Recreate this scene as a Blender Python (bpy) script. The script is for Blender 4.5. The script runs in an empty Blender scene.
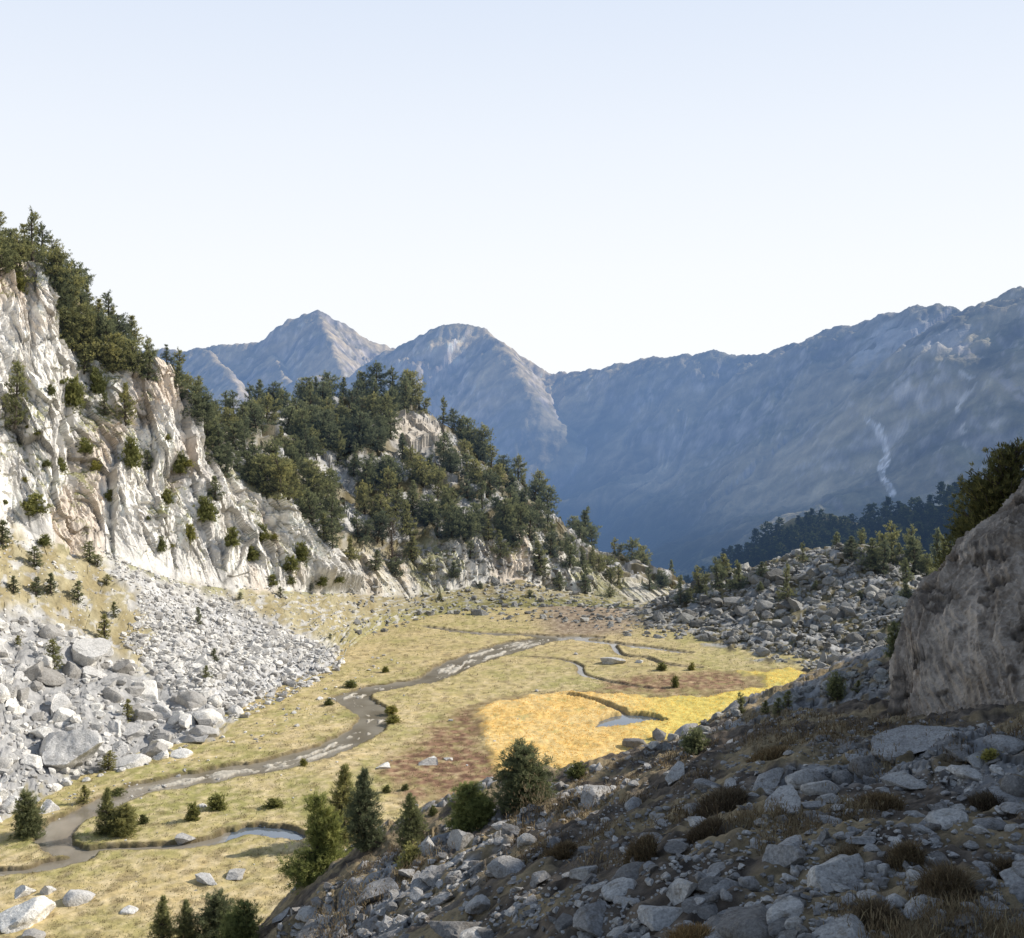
import bpy, math, random
import numpy as np
from mathutils import Vector, Matrix, Euler

# ------------------------------------------------------------------ frame of reference
W, HGT, F, YH, EYE = 1024, 938, 1100.0, 430.0, 30.0
rng = np.random.default_rng(7)
random.seed(7)
scn = bpy.context.scene
COL = scn.collection


def P(px, py, D):
    """a point of the valley seen at photo pixel (px, py), D metres ahead of the photographer"""
    return np.array([(px - 512.0) / F * D, D, EYE - (py - YH) / F * D])


def G0(px, py):
    D = EYE * F / (py - YH)
    return np.array([(px - 512.0) / F * D, D])


def to_px(V):
    D = np.maximum(V[..., 1], 0.1)
    return 512 + V[..., 0] / D * F, YH + (EYE - V[..., 2]) / D * F


# ------------------------------------------------------------------ noise
_rs = np.random.RandomState(3)
_perm = np.concatenate([_rs.permutation(256)] * 3)
_g3 = _rs.normal(size=(256, 3)); _g3 /= np.linalg.norm(_g3, axis=1)[:, None]
_ang = _rs.rand(256) * 2 * np.pi
_g2 = np.stack([np.cos(_ang), np.sin(_ang)], 1)
_rnd = _rs.rand(256)
_rnd2 = _rs.rand(256)


def n2(x, y):
    xi = np.floor(x).astype(np.int64); yi = np.floor(y).astype(np.int64)
    xf = x - xi; yf = y - yi
    u = xf * xf * xf * (xf * (xf * 6 - 15) + 10); v = yf * yf * yf * (yf * (yf * 6 - 15) + 10)
    def g(i, j):
        h = _perm[(_perm[(xi + i) & 255] + ((yi + j) & 255))]
        gr = _g2[h]
        return gr[..., 0] * (xf - i) + gr[..., 1] * (yf - j)
    a = g(0, 0); b = g(1, 0); c = g(0, 1); d = g(1, 1)
    return (a + u * (b - a) + v * (c - a) + u * v * (a - b - c + d)) * 1.5


def n3(x, y, z):
    xi = np.floor(x).astype(np.int64); yi = np.floor(y).astype(np.int64); zi = np.floor(z).astype(np.int64)
    xf = x - xi; yf = y - yi; zf = z - zi
    f = lambda t: t * t * t * (t * (t * 6 - 15) + 10)
    u, v, w = f(xf), f(yf), f(zf)
    out = 0
    for i in (0, 1):
        for j in (0, 1):
            for k in (0, 1):
                h = _perm[_perm[_perm[(xi + i) & 255] + ((yi + j) & 255)] + ((zi + k) & 255)]
                gr = _g3[h]
                d = gr[..., 0] * (xf - i) + gr[..., 1] * (yf - j) + gr[..., 2] * (zf - k)
                out = out + d * (u if i else 1 - u) * (v if j else 1 - v) * (w if k else 1 - w)
    return out * 1.5


def fbm2(x, y, o=4, gain=.5, lac=2.03, off=0.):
    s, a = 0, 1.
    for i in range(o):
        s = s + a * n2(x + 17.3 * i + off, y - 9.1 * i + off * 1.7); a *= gain; x = x * lac; y = y * lac
    return s


def ridged2(x, y, o=4, gain=.5, lac=2.1, off=0.):
    s, a = 0, 1.
    for i in range(o):
        s = s + a * (1 - 2 * np.abs(n2(x + 31.7 * i + off, y + 5.3 * i - off))); a *= gain; x = x * lac; y = y * lac
    return s


def fbm3(p, sc, o=4, gain=.5, off=0.):
    s, a = 0, 1.
    q = p * sc + off
    for i in range(o):
        s = s + a * n3(q[..., 0], q[..., 1], q[..., 2]); a *= gain; q = q * 2.03 + 11.7
    return s


def worley2(x, y, jit=.9):
    """F1, F2 and a faceted height: every cell is a tilted flat block"""
    xi = np.floor(x).astype(np.int64); yi = np.floor(y).astype(np.int64)
    f1 = np.full(x.shape, 9.); f2 = np.full(x.shape, 9.); ht = np.zeros(x.shape)
    for i in (-1, 0, 1):
        for j in (-1, 0, 1):
            cx = xi + i; cy = yi + j
            h = _perm[_perm[cx & 255] + (cy & 255)]
            h2 = _perm[h + 57]
            dx = cx + .5 + jit * (_rnd[h] - .5) - x
            dy = cy + .5 + jit * (_rnd2[h] - .5) - y
            d = np.sqrt(dx * dx + dy * dy)
            val = (_rnd[h2] - .5) + (_g2[h2][..., 0] * dx + _g2[h2][..., 1] * dy) * 1.1
            near = d < f1
            f2 = np.where(near, f1, np.minimum(f2, d))
            ht = np.where(near, val, ht)
            f1 = np.where(near, d, f1)
    return f1, f2, ht


def sstep(a, b, x):
    t = np.clip((x - a) / (b - a), 0, 1)
    return t * t * (3 - 2 * t)


def mix(a, b, t):
    return a + (b - a) * t


def inpoly(px, py, poly):
    poly = np.asarray(poly, float)
    r = np.zeros(px.shape, bool)
    j = len(poly) - 1
    for i in range(len(poly)):
        xi, yi = poly[i]; xj, yj = poly[j]
        c = ((yi > py) != (yj > py)) & (px < (xj - xi) * (py - yi) / (yj - yi + 1e-9) + xi)
        r ^= c; j = i
    return r


def polydist(px, py, pts, close=False):
    """distance to a polyline and the parameter along it"""
    pts = np.asarray(pts, float)
    best = np.full(px.shape, 1e9); tt = np.zeros(px.shape)
    n = len(pts) if close else len(pts) - 1
    for i in range(n):
        a = pts[i]; b = pts[(i + 1) % len(pts)]
        d = b - a
        t = np.clip(((px - a[0]) * d[0] + (py - a[1]) * d[1]) / (d @ d + 1e-12), 0, 1)
        q = np.hypot(px - a[0] - t * d[0], py - a[1] - t * d[1])
        m = q < best
        best = np.where(m, q, best); tt = np.where(m, i + t, tt)
    return best, tt


def polymask(px, py, poly, soft):
    d, _ = polydist(px, py, poly, True)
    s = np.where(inpoly(px, py, poly), d, -d)
    return sstep(-soft, soft, s)


def catmull(pts, n_per=10):
    pts = np.asarray(pts, float)
    e = np.vstack([2 * pts[0] - pts[1], pts, 2 * pts[-1] - pts[-2]])
    out = []
    for i in range(1, len(e) - 2):
        p0, p1, p2, p3 = e[i - 1], e[i], e[i + 1], e[i + 2]
        for t in np.linspace(0, 1, n_per, endpoint=False):
            out.append(.5 * (2 * p1 + (p2 - p0) * t + (2 * p0 - 5 * p1 + 4 * p2 - p3) * t * t + (3 * p1 - p0 - 3 * p2 + p3) * t ** 3))
    out.append(e[-2])
    return np.array(out)


# ------------------------------------------------------------------ mesh / object helpers
def mesh_np(name, V, Fc, mat=None, smooth=True, attrs=None):
    me = bpy.data.meshes.new(name)
    V = np.ascontiguousarray(V, np.float32); Fc = np.ascontiguousarray(Fc, np.int32)
    nf, k = Fc.shape
    me.vertices.add(len(V)); me.vertices.foreach_set('co', V.ravel())
    me.loops.add(nf * k); me.loops.foreach_set('vertex_index', Fc.ravel())
    me.polygons.add(nf); me.polygons.foreach_set('loop_start', np.arange(0, nf * k, k, dtype=np.int32))
    me.polygons.foreach_set('use_smooth', np.full(nf, smooth, bool))
    me.update(calc_edges=True)
    for an, av in (attrs or {}).items():
        av = np.asarray(av, np.float32)
        if av.ndim == 1:
            a = me.attributes.new(an, 'FLOAT', 'POINT'); a.data.foreach_set('value', av)
        else:
            a = me.attributes.new(an, 'FLOAT_COLOR', 'POINT')
            c = np.ones((len(av), 4), np.float32); c[:, :3] = np.clip(av, 0, 1); a.data.foreach_set('color', c.ravel())
    if mat: me.materials.append(mat)
    return me


def grid_faces(nu, nv):
    i = np.arange(nu * nv).reshape(nv, nu)
    return np.stack([i[:-1, :-1], i[:-1, 1:], i[1:, 1:], i[1:, :-1]], -1).reshape(-1, 4)


def obj(name, me, parent=None, label=None, cat=None, group=None, kind=None):
    o = bpy.data.objects.new(name, me); COL.objects.link(o)
    if parent: o.parent = parent
    if label: o['label'] = label
    if cat: o['category'] = cat
    if group: o['group'] = group
    if kind: o['kind'] = kind
    return o


def grid_normals(Pg):
    du = np.gradient(Pg, axis=1); dv = np.gradient(Pg, axis=0)
    n = np.cross(du, dv); n /= np.linalg.norm(n, axis=-1)[..., None] + 1e-12
    return n


# ------------------------------------------------------------------ materials
def new_mat(name):
    m = bpy.data.materials.new(name); m.use_nodes = True
    nt = m.node_tree; nt.nodes.clear()
    out = nt.nodes.new('ShaderNodeOutputMaterial')
    return m, nt, out


def N(nt, t, **kw):
    n = nt.nodes.new(t)
    for k, v in kw.items():
        if k.startswith('i_'): n.inputs[k[2:].replace('_', ' ')].default_value = v
        else: setattr(n, k, v)
    return n


def ramp(nt, stops):
    r = N(nt, 'ShaderNodeValToRGB')
    e = r.color_ramp.elements
    while len(e) < len(stops): e.new(.5)
    for q, (p, c) in zip(e, stops):
        q.position = p; q.color = (c, c, c, 1) if isinstance(c, (int, float)) else (*c, 1)
    return r


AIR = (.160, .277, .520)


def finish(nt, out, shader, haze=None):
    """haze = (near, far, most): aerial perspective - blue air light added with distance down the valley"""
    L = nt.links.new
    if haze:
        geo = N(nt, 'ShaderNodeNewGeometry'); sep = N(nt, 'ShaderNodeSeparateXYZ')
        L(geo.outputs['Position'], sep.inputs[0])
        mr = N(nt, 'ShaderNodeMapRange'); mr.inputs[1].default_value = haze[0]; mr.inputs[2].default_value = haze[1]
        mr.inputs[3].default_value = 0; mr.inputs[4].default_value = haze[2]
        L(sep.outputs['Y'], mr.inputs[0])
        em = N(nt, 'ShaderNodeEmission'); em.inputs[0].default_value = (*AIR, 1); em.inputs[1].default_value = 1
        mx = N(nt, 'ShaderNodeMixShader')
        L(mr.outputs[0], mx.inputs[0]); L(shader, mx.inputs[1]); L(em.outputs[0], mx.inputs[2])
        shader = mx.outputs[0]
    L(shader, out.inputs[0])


def terrain_mat(name, fine=3., var=.35, bump=.5, bdist=.1, rough=.95, haze=None, fine2=None, bscale=None):
    m, nt, out = new_mat(name); L = nt.links.new
    at = N(nt, 'ShaderNodeAttribute', attribute_name='col')
    geo = N(nt, 'ShaderNodeNewGeometry')
    nz = N(nt, 'ShaderNodeTexNoise', i_Scale=fine, i_Detail=6., i_Roughness=.65); L(geo.outputs['Position'], nz.inputs['Vector'])
    r = ramp(nt, [(.3, 1 - var), (.7, 1 + var)]); L(nz.outputs[0], r.inputs[0])
    mu = N(nt, 'ShaderNodeMix', data_type='RGBA', blend_type='MULTIPLY'); mu.inputs[0].default_value = 1
    L(at.outputs['Color'], mu.inputs[6]); L(r.outputs[0], mu.inputs[7])
    r.color_ramp.elements[0].color = (1 - var,) * 3 + (1,); r.color_ramp.elements[1].color = (1 + var,) * 3 + (1,)
    b = N(nt, 'ShaderNodeBsdfPrincipled', i_Roughness=rough); b.inputs['Specular IOR Level'].default_value = .15
    L(mu.outputs[2], b.inputs['Base Color'])
    nb = N(nt, 'ShaderNodeTexNoise', i_Scale=bscale or fine * 1.7, i_Detail=5., i_Roughness=.7); L(geo.outputs['Position'], nb.inputs['Vector'])
    bp = N(nt, 'ShaderNodeBump', i_Strength=bump, i_Distance=bdist); L(nb.outputs[0], bp.inputs['Height'])
    L(bp.outputs[0], b.inputs['Normal'])
    finish(nt, out, b.outputs[0], haze)
    return m


def rock_mat(name, c1, c2, lichen, sc=1., amount=.5, crack=.6):
    """granite: two greys in patches, dark and warm lichen spots, fine bump; every stone a little different"""
    m, nt, out = new_mat(name); L = nt.links.new
    geo = N(nt, 'ShaderNodeNewGeometry'); oi = N(nt, 'ShaderNodeObjectInfo')
    n1 = N(nt, 'ShaderNodeTexNoise', i_Scale=1.3 * sc, i_Detail=6., i_Roughness=.7); L(geo.outputs['Position'], n1.inputs['Vector'])
    r1 = ramp(nt, [(.35, c1), (.65, c2)]); L(n1.outputs[0], r1.inputs[0])
    n2_ = N(nt, 'ShaderNodeTexNoise', i_Scale=5. * sc, i_Detail=4., i_Roughness=.75); L(geo.outputs['Position'], n2_.inputs['Vector'])
    r2 = ramp(nt, [(.52, 0.), (.68, amount)]); L(n2_.outputs[0], r2.inputs[0])
    mx = N(nt, 'ShaderNodeMix', data_type='RGBA'); L(r2.outputs[0], mx.inputs[0]); L(r1.outputs[0], mx.inputs[6]); mx.inputs[7].default_value = (*lichen, 1)
    n4 = N(nt, 'ShaderNodeTexNoise', i_Scale=22. * sc, i_Detail=3., i_Roughness=.7); L(geo.outputs['Position'], n4.inputs['Vector'])
    r4 = ramp(nt, [(.3, .62), (.7, 1.3)]); L(n4.outputs[0], r4.inputs[0])
    m4 = N(nt, 'ShaderNodeMix', data_type='RGBA', blend_type='MULTIPLY'); m4.inputs[0].default_value = 1
    L(mx.outputs[2], m4.inputs[6]); L(r4.outputs[0], m4.inputs[7])
    at = N(nt, 'ShaderNodeAttribute', attribute_name='tint')
    add = N(nt, 'ShaderNodeMath', operation='ADD'); L(oi.outputs['Random'], add.inputs[0]); L(at.outputs['Fac'], add.inputs[1])
    fr = N(nt, 'ShaderNodeMath', operation='FRACT'); L(add.outputs[0], fr.inputs[0])
    rr = ramp(nt, [(0., (.50, .48, .455)), (.5, (.90, .89, .88)), (1., (1.28, 1.25, 1.19))]); L(fr.outputs[0], rr.inputs[0])
    m5 = N(nt, 'ShaderNodeMix', data_type='RGBA', blend_type='MULTIPLY'); m5.inputs[0].default_value = 1
    L(m4.outputs[2], m5.inputs[6]); L(rr.outputs[0], m5.inputs[7])
    b = N(nt, 'ShaderNodeBsdfPrincipled', i_Roughness=.9); b.inputs['Specular IOR Level'].default_value = .2
    L(m5.outputs[2], b.inputs['Base Color'])
    n3_ = N(nt, 'ShaderNodeTexNoise', i_Scale=7. * sc, i_Detail=7., i_Roughness=.7); L(geo.outputs['Position'], n3_.inputs['Vector'])
    bp = N(nt, 'ShaderNodeBump', i_Strength=crack, i_Distance=.12 / sc); L(n3_.outputs[0], bp.inputs['Height'])
    L(bp.outputs[0], b.inputs['Normal'])
    finish(nt, out, b.outputs[0])
    return m


def leaf_mat(name, dark, light, yellow, haze=None, trans=.3):
    m, nt, out = new_mat(name); L = nt.links.new
    at = N(nt, 'ShaderNodeAttribute', attribute_name='tint'); oi = N(nt, 'ShaderNodeObjectInfo')
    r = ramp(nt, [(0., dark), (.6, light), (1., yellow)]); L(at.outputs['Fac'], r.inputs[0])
    rr = ramp(nt, [(0., (.68, .72, .85)), (.5, (1., 1., 1.)), (1., (1.4, 1.25, 1.0))]); L(oi.outputs['Random'], rr.inputs[0])
    mu = N(nt, 'ShaderNodeMix', data_type='RGBA', blend_type='MULTIPLY'); mu.inputs[0].default_value = 1
    L(r.outputs[0], mu.inputs[6]); L(rr.outputs[0], mu.inputs[7])
    d = N(nt, 'ShaderNodeBsdfDiffuse'); t = N(nt, 'ShaderNodeBsdfTranslucent')
    L(mu.outputs[2], d.inputs[0]); L(mu.outputs[2], t.inputs[0])
    mx = N(nt, 'ShaderNodeMixShader'); mx.inputs[0].default_value = trans
    L(d.outputs[0], mx.inputs[1]); L(t.outputs[0], mx.inputs[2])
    finish(nt, out, mx.outputs[0], haze)
    return m


def bark_mat(name, c1, c2, haze=None):
    m, nt, out = new_mat(name); L = nt.links.new
    tc = N(nt, 'ShaderNodeTexCoord')
    nz = N(nt, 'ShaderNodeTexNoise', i_Scale=6., i_Detail=5.); L(tc.outputs['Object'], nz.inputs['Vector'])
    r = ramp(nt, [(.35, c1), (.65, c2)]); L(nz.outputs[0], r.inputs[0])
    b = N(nt, 'ShaderNodeBsdfPrincipled', i_Roughness=.95); L(r.outputs[0], b.inputs['Base Color'])
    bp = N(nt, 'ShaderNodeBump', i_Strength=.6, i_Distance=.04); L(nz.outputs[0], bp.inputs['Height']); L(bp.outputs[0], b.inputs['Normal'])
    finish(nt, out, b.outputs[0], haze)
    return m


def water_mat():
    m, nt, out = new_mat('stream_water'); L = nt.links.new
    geo = N(nt, 'ShaderNodeNewGeometry')
    nz = N(nt, 'ShaderNodeTexNoise', i_Scale=2.2, i_Detail=3.); L(geo.outputs['Position'], nz.inputs['Vector'])
    n0 = N(nt, 'ShaderNodeTexNoise', i_Scale=.25, i_Detail=2.); L(geo.outputs['Position'], n0.inputs['Vector'])
    r = ramp(nt, [(.35, (.23, .195, .145)), (.65, (.37, .33, .265))]); L(n0.outputs[0], r.inputs[0])
    b = N(nt, 'ShaderNodeBsdfDiffuse'); L(r.outputs[0], b.inputs[0])
    g = N(nt, 'ShaderNodeBsdfGlossy'); g.inputs['Roughness'].default_value = .04
    fr = N(nt, 'ShaderNodeFresnel', i_IOR=2.2)
    bp = N(nt, 'ShaderNodeBump', i_Strength=.25, i_Distance=.05); L(nz.outputs[0], bp.inputs['Height'])
    L(bp.outputs[0], g.inputs['Normal']); L(bp.outputs[0], fr.inputs['Normal'])
    mx = N(nt, 'ShaderNodeMixShader'); L(fr.outputs[0], mx.inputs[0]); L(b.outputs[0], mx.inputs[1]); L(g.outputs[0], mx.inputs[2])
    L(mx.outputs[0], out.inputs[0])
    return m


M_GROUND = terrain_mat('meadow_turf', fine=1.3, var=.28, bump=.55, bdist=.16, bscale=3.)
M_HILL = terrain_mat('hillside_earth', fine=5., var=.4, bump=.8, bdist=.06, bscale=16.)
M_SLOPE = terrain_mat('cliff_limestone', fine=1.1, var=.24, bump=.5, bdist=.12, bscale=4.5)
M_BIGROCK = terrain_mat('weathered_outcrop', fine=6., var=.3, bump=.85, bdist=.06, bscale=14.)
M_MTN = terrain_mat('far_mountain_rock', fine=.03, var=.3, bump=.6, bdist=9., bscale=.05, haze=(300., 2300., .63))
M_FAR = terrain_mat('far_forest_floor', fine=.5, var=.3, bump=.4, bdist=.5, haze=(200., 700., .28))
M_TALUS = rock_mat('pale_granite', (.60, .585, .555), (.80, .785, .75), (.25, .235, .21), sc=.5, amount=.5)
M_MOUND = rock_mat('grey_granite', (.28, .277, .262), (.44, .43, .40), (.12, .12, .08), sc=.5, amount=.6)
M_FORE = rock_mat('lichened_granite', (.29, .282, .272), (.50, .487, .467), (.16, .128, .088), sc=1.6, amount=.65)
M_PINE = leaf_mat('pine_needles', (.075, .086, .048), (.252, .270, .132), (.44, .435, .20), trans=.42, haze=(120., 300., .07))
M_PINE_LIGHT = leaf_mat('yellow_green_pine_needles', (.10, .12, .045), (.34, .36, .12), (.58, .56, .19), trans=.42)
M_PINE_DARK = leaf_mat('shaded_pine_needles', (.035, .042, .025), (.10, .112, .055), (.19, .19, .085), trans=.3)  # darker copy of the pine needles, shade put into the colour
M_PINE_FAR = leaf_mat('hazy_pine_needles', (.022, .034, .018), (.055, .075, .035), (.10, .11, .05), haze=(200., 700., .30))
M_SHRUB = leaf_mat('shrub_leaves', (.09, .10, .042), (.26, .27, .10), (.44, .42, .15))
M_TAN = leaf_mat('dry_grass_blades', (.10, .072, .040), (.25, .18, .10), (.46, .37, .21), trans=.3)
M_SEDGE = leaf_mat('golden_sedge_blades', (.72, .51, .20), (.80, .57, .21), (.78, .62, .17), trans=.45)
M_TURF = leaf_mat('turf_blades', (.13, .10, .045), (.36, .32, .15), (.50, .46, .24), trans=.3)
M_DEAD = leaf_mat('bare_twigs', (.10, .085, .075), (.17, .15, .13), (.24, .21, .18))
M_BARK = bark_mat('pine_bark', (.05, .038, .03), (.13, .105, .085))
M_WATER = water_mat()
M_POOL = water_mat()
M_POOL.name = 'pool_water'
for n_ in M_POOL.node_tree.nodes:
    if n_.type == 'FRESNEL': n_.inputs[0].default_value = 3.2
    if n_.type == 'BUMP': n_.inputs[0].default_value = .04
    if n_.type == 'VALTORGB':
        n_.color_ramp.elements[0].color = (.10, .13, .16, 1); n_.color_ramp.elements[1].color = (.16, .19, .22, 1)

# ------------------------------------------------------------------ sun, sky, camera
SUN_AZ, SUN_EL = math.radians(70), math.radians(34)          # azimuth to the right of the line of sight
sdir = Vector((math.sin(SUN_AZ) * math.cos(SUN_EL), math.cos(SUN_AZ) * math.cos(SUN_EL), math.sin(SUN_EL)))
sl = bpy.data.lights.new('sun', 'SUN'); sl.energy = 5.0; sl.angle = math.radians(.5); sl.color = (1., .945, .86)
so = bpy.data.objects.new('sun', sl); COL.objects.link(so); so.rotation_euler = sdir.to_track_quat('Z', 'Y').to_euler()
so.location = (80, 60, 120)
wd = bpy.data.worlds.new('World'); scn.world = wd; wd.use_nodes = True
wn = wd.node_tree; bg = wn.nodes['Background']
sky = wn.nodes.new('ShaderNodeTexSky'); sky.sky_type = 'NISHITA'; sky.sun_disc = False
sky.sun_elevation = SUN_EL; sky.sun_rotation = SUN_AZ
sky.altitude = 2000; sky.air_density = 1.0; sky.dust_density = 2.2; sky.ozone_density = 1.0
# the clear sky pales to a white glare low down on the sunny side of the valley
tcw = wn.nodes.new('ShaderNodeTexCoord'); spw = wn.nodes.new('ShaderNodeSeparateXYZ'); wn.links.new(tcw.outputs['Generated'], spw.inputs[0])
glare = ramp(wn, [(0., (8.4, 8.5, 8.6)), (.14, (8.0, 8.25, 8.6)), (.25, (7.35, 7.8, 8.5)), (.38, (6.3, 7.0, 8.2)), (.60, (3.0, 3.9, 5.4))])
amt = ramp(wn, [(0., 1.), (.42, .95), (.8, .75)])
wn.links.new(spw.outputs['Z'], glare.inputs[0]); wn.links.new(spw.outputs['Z'], amt.inputs[0])
dotn = wn.nodes.new('ShaderNodeVectorMath'); dotn.operation = 'DOT_PRODUCT'; dotn.inputs[1].default_value = (.25, .97, 0)
wn.links.new(tcw.outputs['Generated'], dotn.inputs[0])
mrw = wn.nodes.new('ShaderNodeMapRange'); mrw.inputs[1].default_value = -.35; mrw.inputs[2].default_value = .70; mrw.inputs[3].default_value = .42
wn.links.new(dotn.outputs['Value'], mrw.inputs[0])
mlt = wn.nodes.new('ShaderNodeMath'); mlt.operation = 'MULTIPLY'
wn.links.new(mrw.outputs[0], mlt.inputs[0]); wn.links.new(amt.outputs[0], mlt.inputs[1])
mxw = wn.nodes.new('ShaderNodeMix'); mxw.data_type = 'RGBA'
wn.links.new(mlt.outputs[0], mxw.inputs[0]); wn.links.new(sky.outputs[0], mxw.inputs[6]); wn.links.new(glare.outputs[0], mxw.inputs[7])
wn.links.new(mxw.outputs[2], bg.inputs[0]); bg.inputs[1].default_value = .12
cam = bpy.data.cameras.new('camera'); co = bpy.data.objects.new('camera', cam); COL.objects.link(co)
co.location = (0, 0, EYE); co.rotation_euler = (math.pi / 2, 0, 0)
cam.sensor_width = 36; cam.lens = 36 * F / W; cam.shift_y = -(HGT / 2 - YH) / W
cam.clip_start = .1; cam.clip_end = 20000
scn.camera = co
scn.view_settings.view_transform = 'Standard'; scn.view_settings.look = 'None'; scn.view_settings.exposure = 0
scn.cycles.use_denoising = True
scn.cycles.max_bounces = 5; scn.cycles.diffuse_bounces = 2; scn.cycles.glossy_bounces = 2; scn.cycles.transmission_bounces = 2
scn.cycles.transparent_max_bounces = 4

# ------------------------------------------------------------------ terrain: thin-plate surfaces through surveyed points
def tps_fit(P3):
    P3 = np.asarray(P3, float); n = len(P3)
    def k(r2): return .5 * r2 * np.log(r2 + 1e-9)
    d2 = ((P3[:, None, :2] - P3[None, :, :2]) ** 2).sum(-1)
    A = np.zeros((n + 3, n + 3)); A[:n, :n] = k(d2) + np.eye(n) * 1.
    A[:n, n] = 1; A[:n, n + 1:] = P3[:, :2]; A[n, :n] = 1; A[n + 1:, :n] = P3[:, :2].T
    w = np.linalg.solve(A, np.concatenate([P3[:, 2], [0, 0, 0]]))
    def ev(x, y):
        s = w[n] + w[n + 1] * x + w[n + 2] * y
        for i in range(n):
            s = s + w[i] * k((x - P3[i, 0]) ** 2 + (y - P3[i, 1]) ** 2)
        return s
    return ev


near_px = [(1024, 938, 7.5), (800, 938, 8), (640, 938, 9.5), (500, 938, 12), (400, 938, 17), (300, 938, 27),
           (1024, 860, 9.5), (800, 860, 10.5), (640, 860, 13), (500, 860, 19), (420, 860, 27), (345, 862, 41),
           (1024, 800, 12), (800, 800, 14), (640, 800, 19), (560, 800, 28), (1024, 750, 16), (850, 750, 19), (740, 750, 23), (670, 750, 31),
           (1024, 720, 19.5), (900, 720, 23), (800, 720, 28),
           (890, 704, 26), (830, 714, 38),
           (250, 938, 35), (290, 895, 39), (330, 868, 42), (400, 838, 45), (430, 828, 46), (500, 800, 45), (570, 778, 43), (600, 766, 41),
           (640, 750, 40), (690, 728, 42), (720, 717, 46), (790, 705, 55), (840, 693, 60), (890, 680, 60)]
near_xyz = [(-10, 46, 4.5), (-16, 36, 4.5), (-13.5, 42, 3), (-4.2, 56, 6.5), (2.9, 53, 10), (3.5, 63, 3), (-.6, 55, 8), (5.8, 50, 12.7), (7, 62, 4.8),
            (10.5, 56, 12.2), (12.5, 68, 5.2), (17, 67, 10), (20, 78, 4), (21.5, 72, 10.5), (27, 88, 2), (-25, 20, 3), (-30, 45, -5),
            (-22, 60, -5), (-10, 75, -5), (5, 80, -5), (15, 88, -4), (25, 98, -1.5), (40, 112, 2), (60, 130, 7), (80, 150, 9), (60, 90, 22),
            (45, 70, 24), (32, 58, 22), (40, 40, 30), (20, 25, 28), (0, 0, 26.3), (0, -10, 26), (20, 0, 29), (-12, 0, 21), (-30, 0, 6), (60, 170, 3), (30, 120, -3), (0, 100, -8), (-40, 80, -8)]
near_z = tps_fit([P(*q) for q in near_px] + [np.array(q, float) for q in near_xyz])

mound_px = [(640, 606, 192), (660, 598, 190), (700, 582, 190), (745, 569, 188), (800, 554, 185), (850, 546, 182), (890, 554, 180), (920, 572, 178), (990, 585, 175),
            (640, 622, 172), (700, 640, 157), (760, 655, 146), (810, 672, 136), (850, 684, 129), (760, 610, 168), (820, 610, 162), (870, 605, 160),
            (870, 650, 142), (900, 620, 150), (940, 640, 135), (840, 580, 170), (790, 582, 175), (720, 612, 172), (760, 632, 157),
            (700, 625, 215), (800, 612, 215), (870, 600, 215), (960, 600, 215), (600, 640, 230)]
mound_xyz = [(0, 170, -1), (0, 150, -2), (12, 140, -2), (25, 128, -1.5), (36, 115, -1), (0, 200, -1.5), (-10, 185, -2), (90, 170, 12), (70, 130, 9), (50, 118, 2.5)]
mound_z = tps_fit([P(*q) for q in mound_px] + [np.array(q, float) for q in mound_xyz])

# streams: photo pixels of the channel's middle, half width in metres
def course(pts, n=8):
    a = np.array([list(G0(x, y)) + [w] for x, y, w in pts])
    return catmull(a, n)

main_stream = course([(600, 637, 1.0), (566, 637, 1.8), (534, 641, 3.0), (505, 648, 3.4), (482, 655, 3.0), (456, 665, 3.0), (432, 678, 2.0), (398, 684, 1.8), (366, 690, 2.0), (352, 697, 2.4),
                      (366, 707, 2.2), (376, 717, 2.2), (366, 729, 2.0), (346, 740, 2.2), (318, 752, 2.4), (275, 764, 2.3), (234, 771, 2.4), (180, 781, 2.2), (130, 792, 2.0),
                      (84, 813, 1.7), (54, 832, 1.5), (58, 846, 1.2), (84, 853, 1.2), (62, 863, 1.2), (24, 870, .9), (-40, 874, .8)])
side_pool = course([(80, 851, .5), (120, 848, .55), (164, 846, .55), (206, 841, .7), (234, 834, 1.0), (258, 831, 1.25), (278, 832, 1.1), (296, 836, .7)])
rill_far = course([(424, 626, .5), (446, 629, .8), (474, 632, .8), (520, 634, .8), (566, 637, .8), (612, 643, .9), (654, 648, .9), (690, 652, .5)])
rill_bend = course([(520, 656, .15), (556, 658, .28), (578, 664, .34), (582, 673, .34), (600, 679, .36), (622, 684, .3), (650, 688, .2)])
rill_right = course([(612, 643, .3), (622, 655, .4), (646, 658, .4), (664, 664, .4), (700, 667, .3)])
sedge_pool = course([(596, 728, .2), (610, 724, 1.4), (628, 719, 2.1), (644, 719, 1.9), (659, 721, .6)])
sedge_rill = course([(568, 696, .2), (592, 701, .3), (612, 707, .35), (626, 714, .4)])
for c_ in (main_stream,): c_[:, 2] *= .8
streams = [(main_stream, .47), (side_pool, .6), (rill_far, .38), (rill_bend, .32), (rill_right, .32), (sedge_pool, .7), (sedge_rill, .4)]

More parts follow.
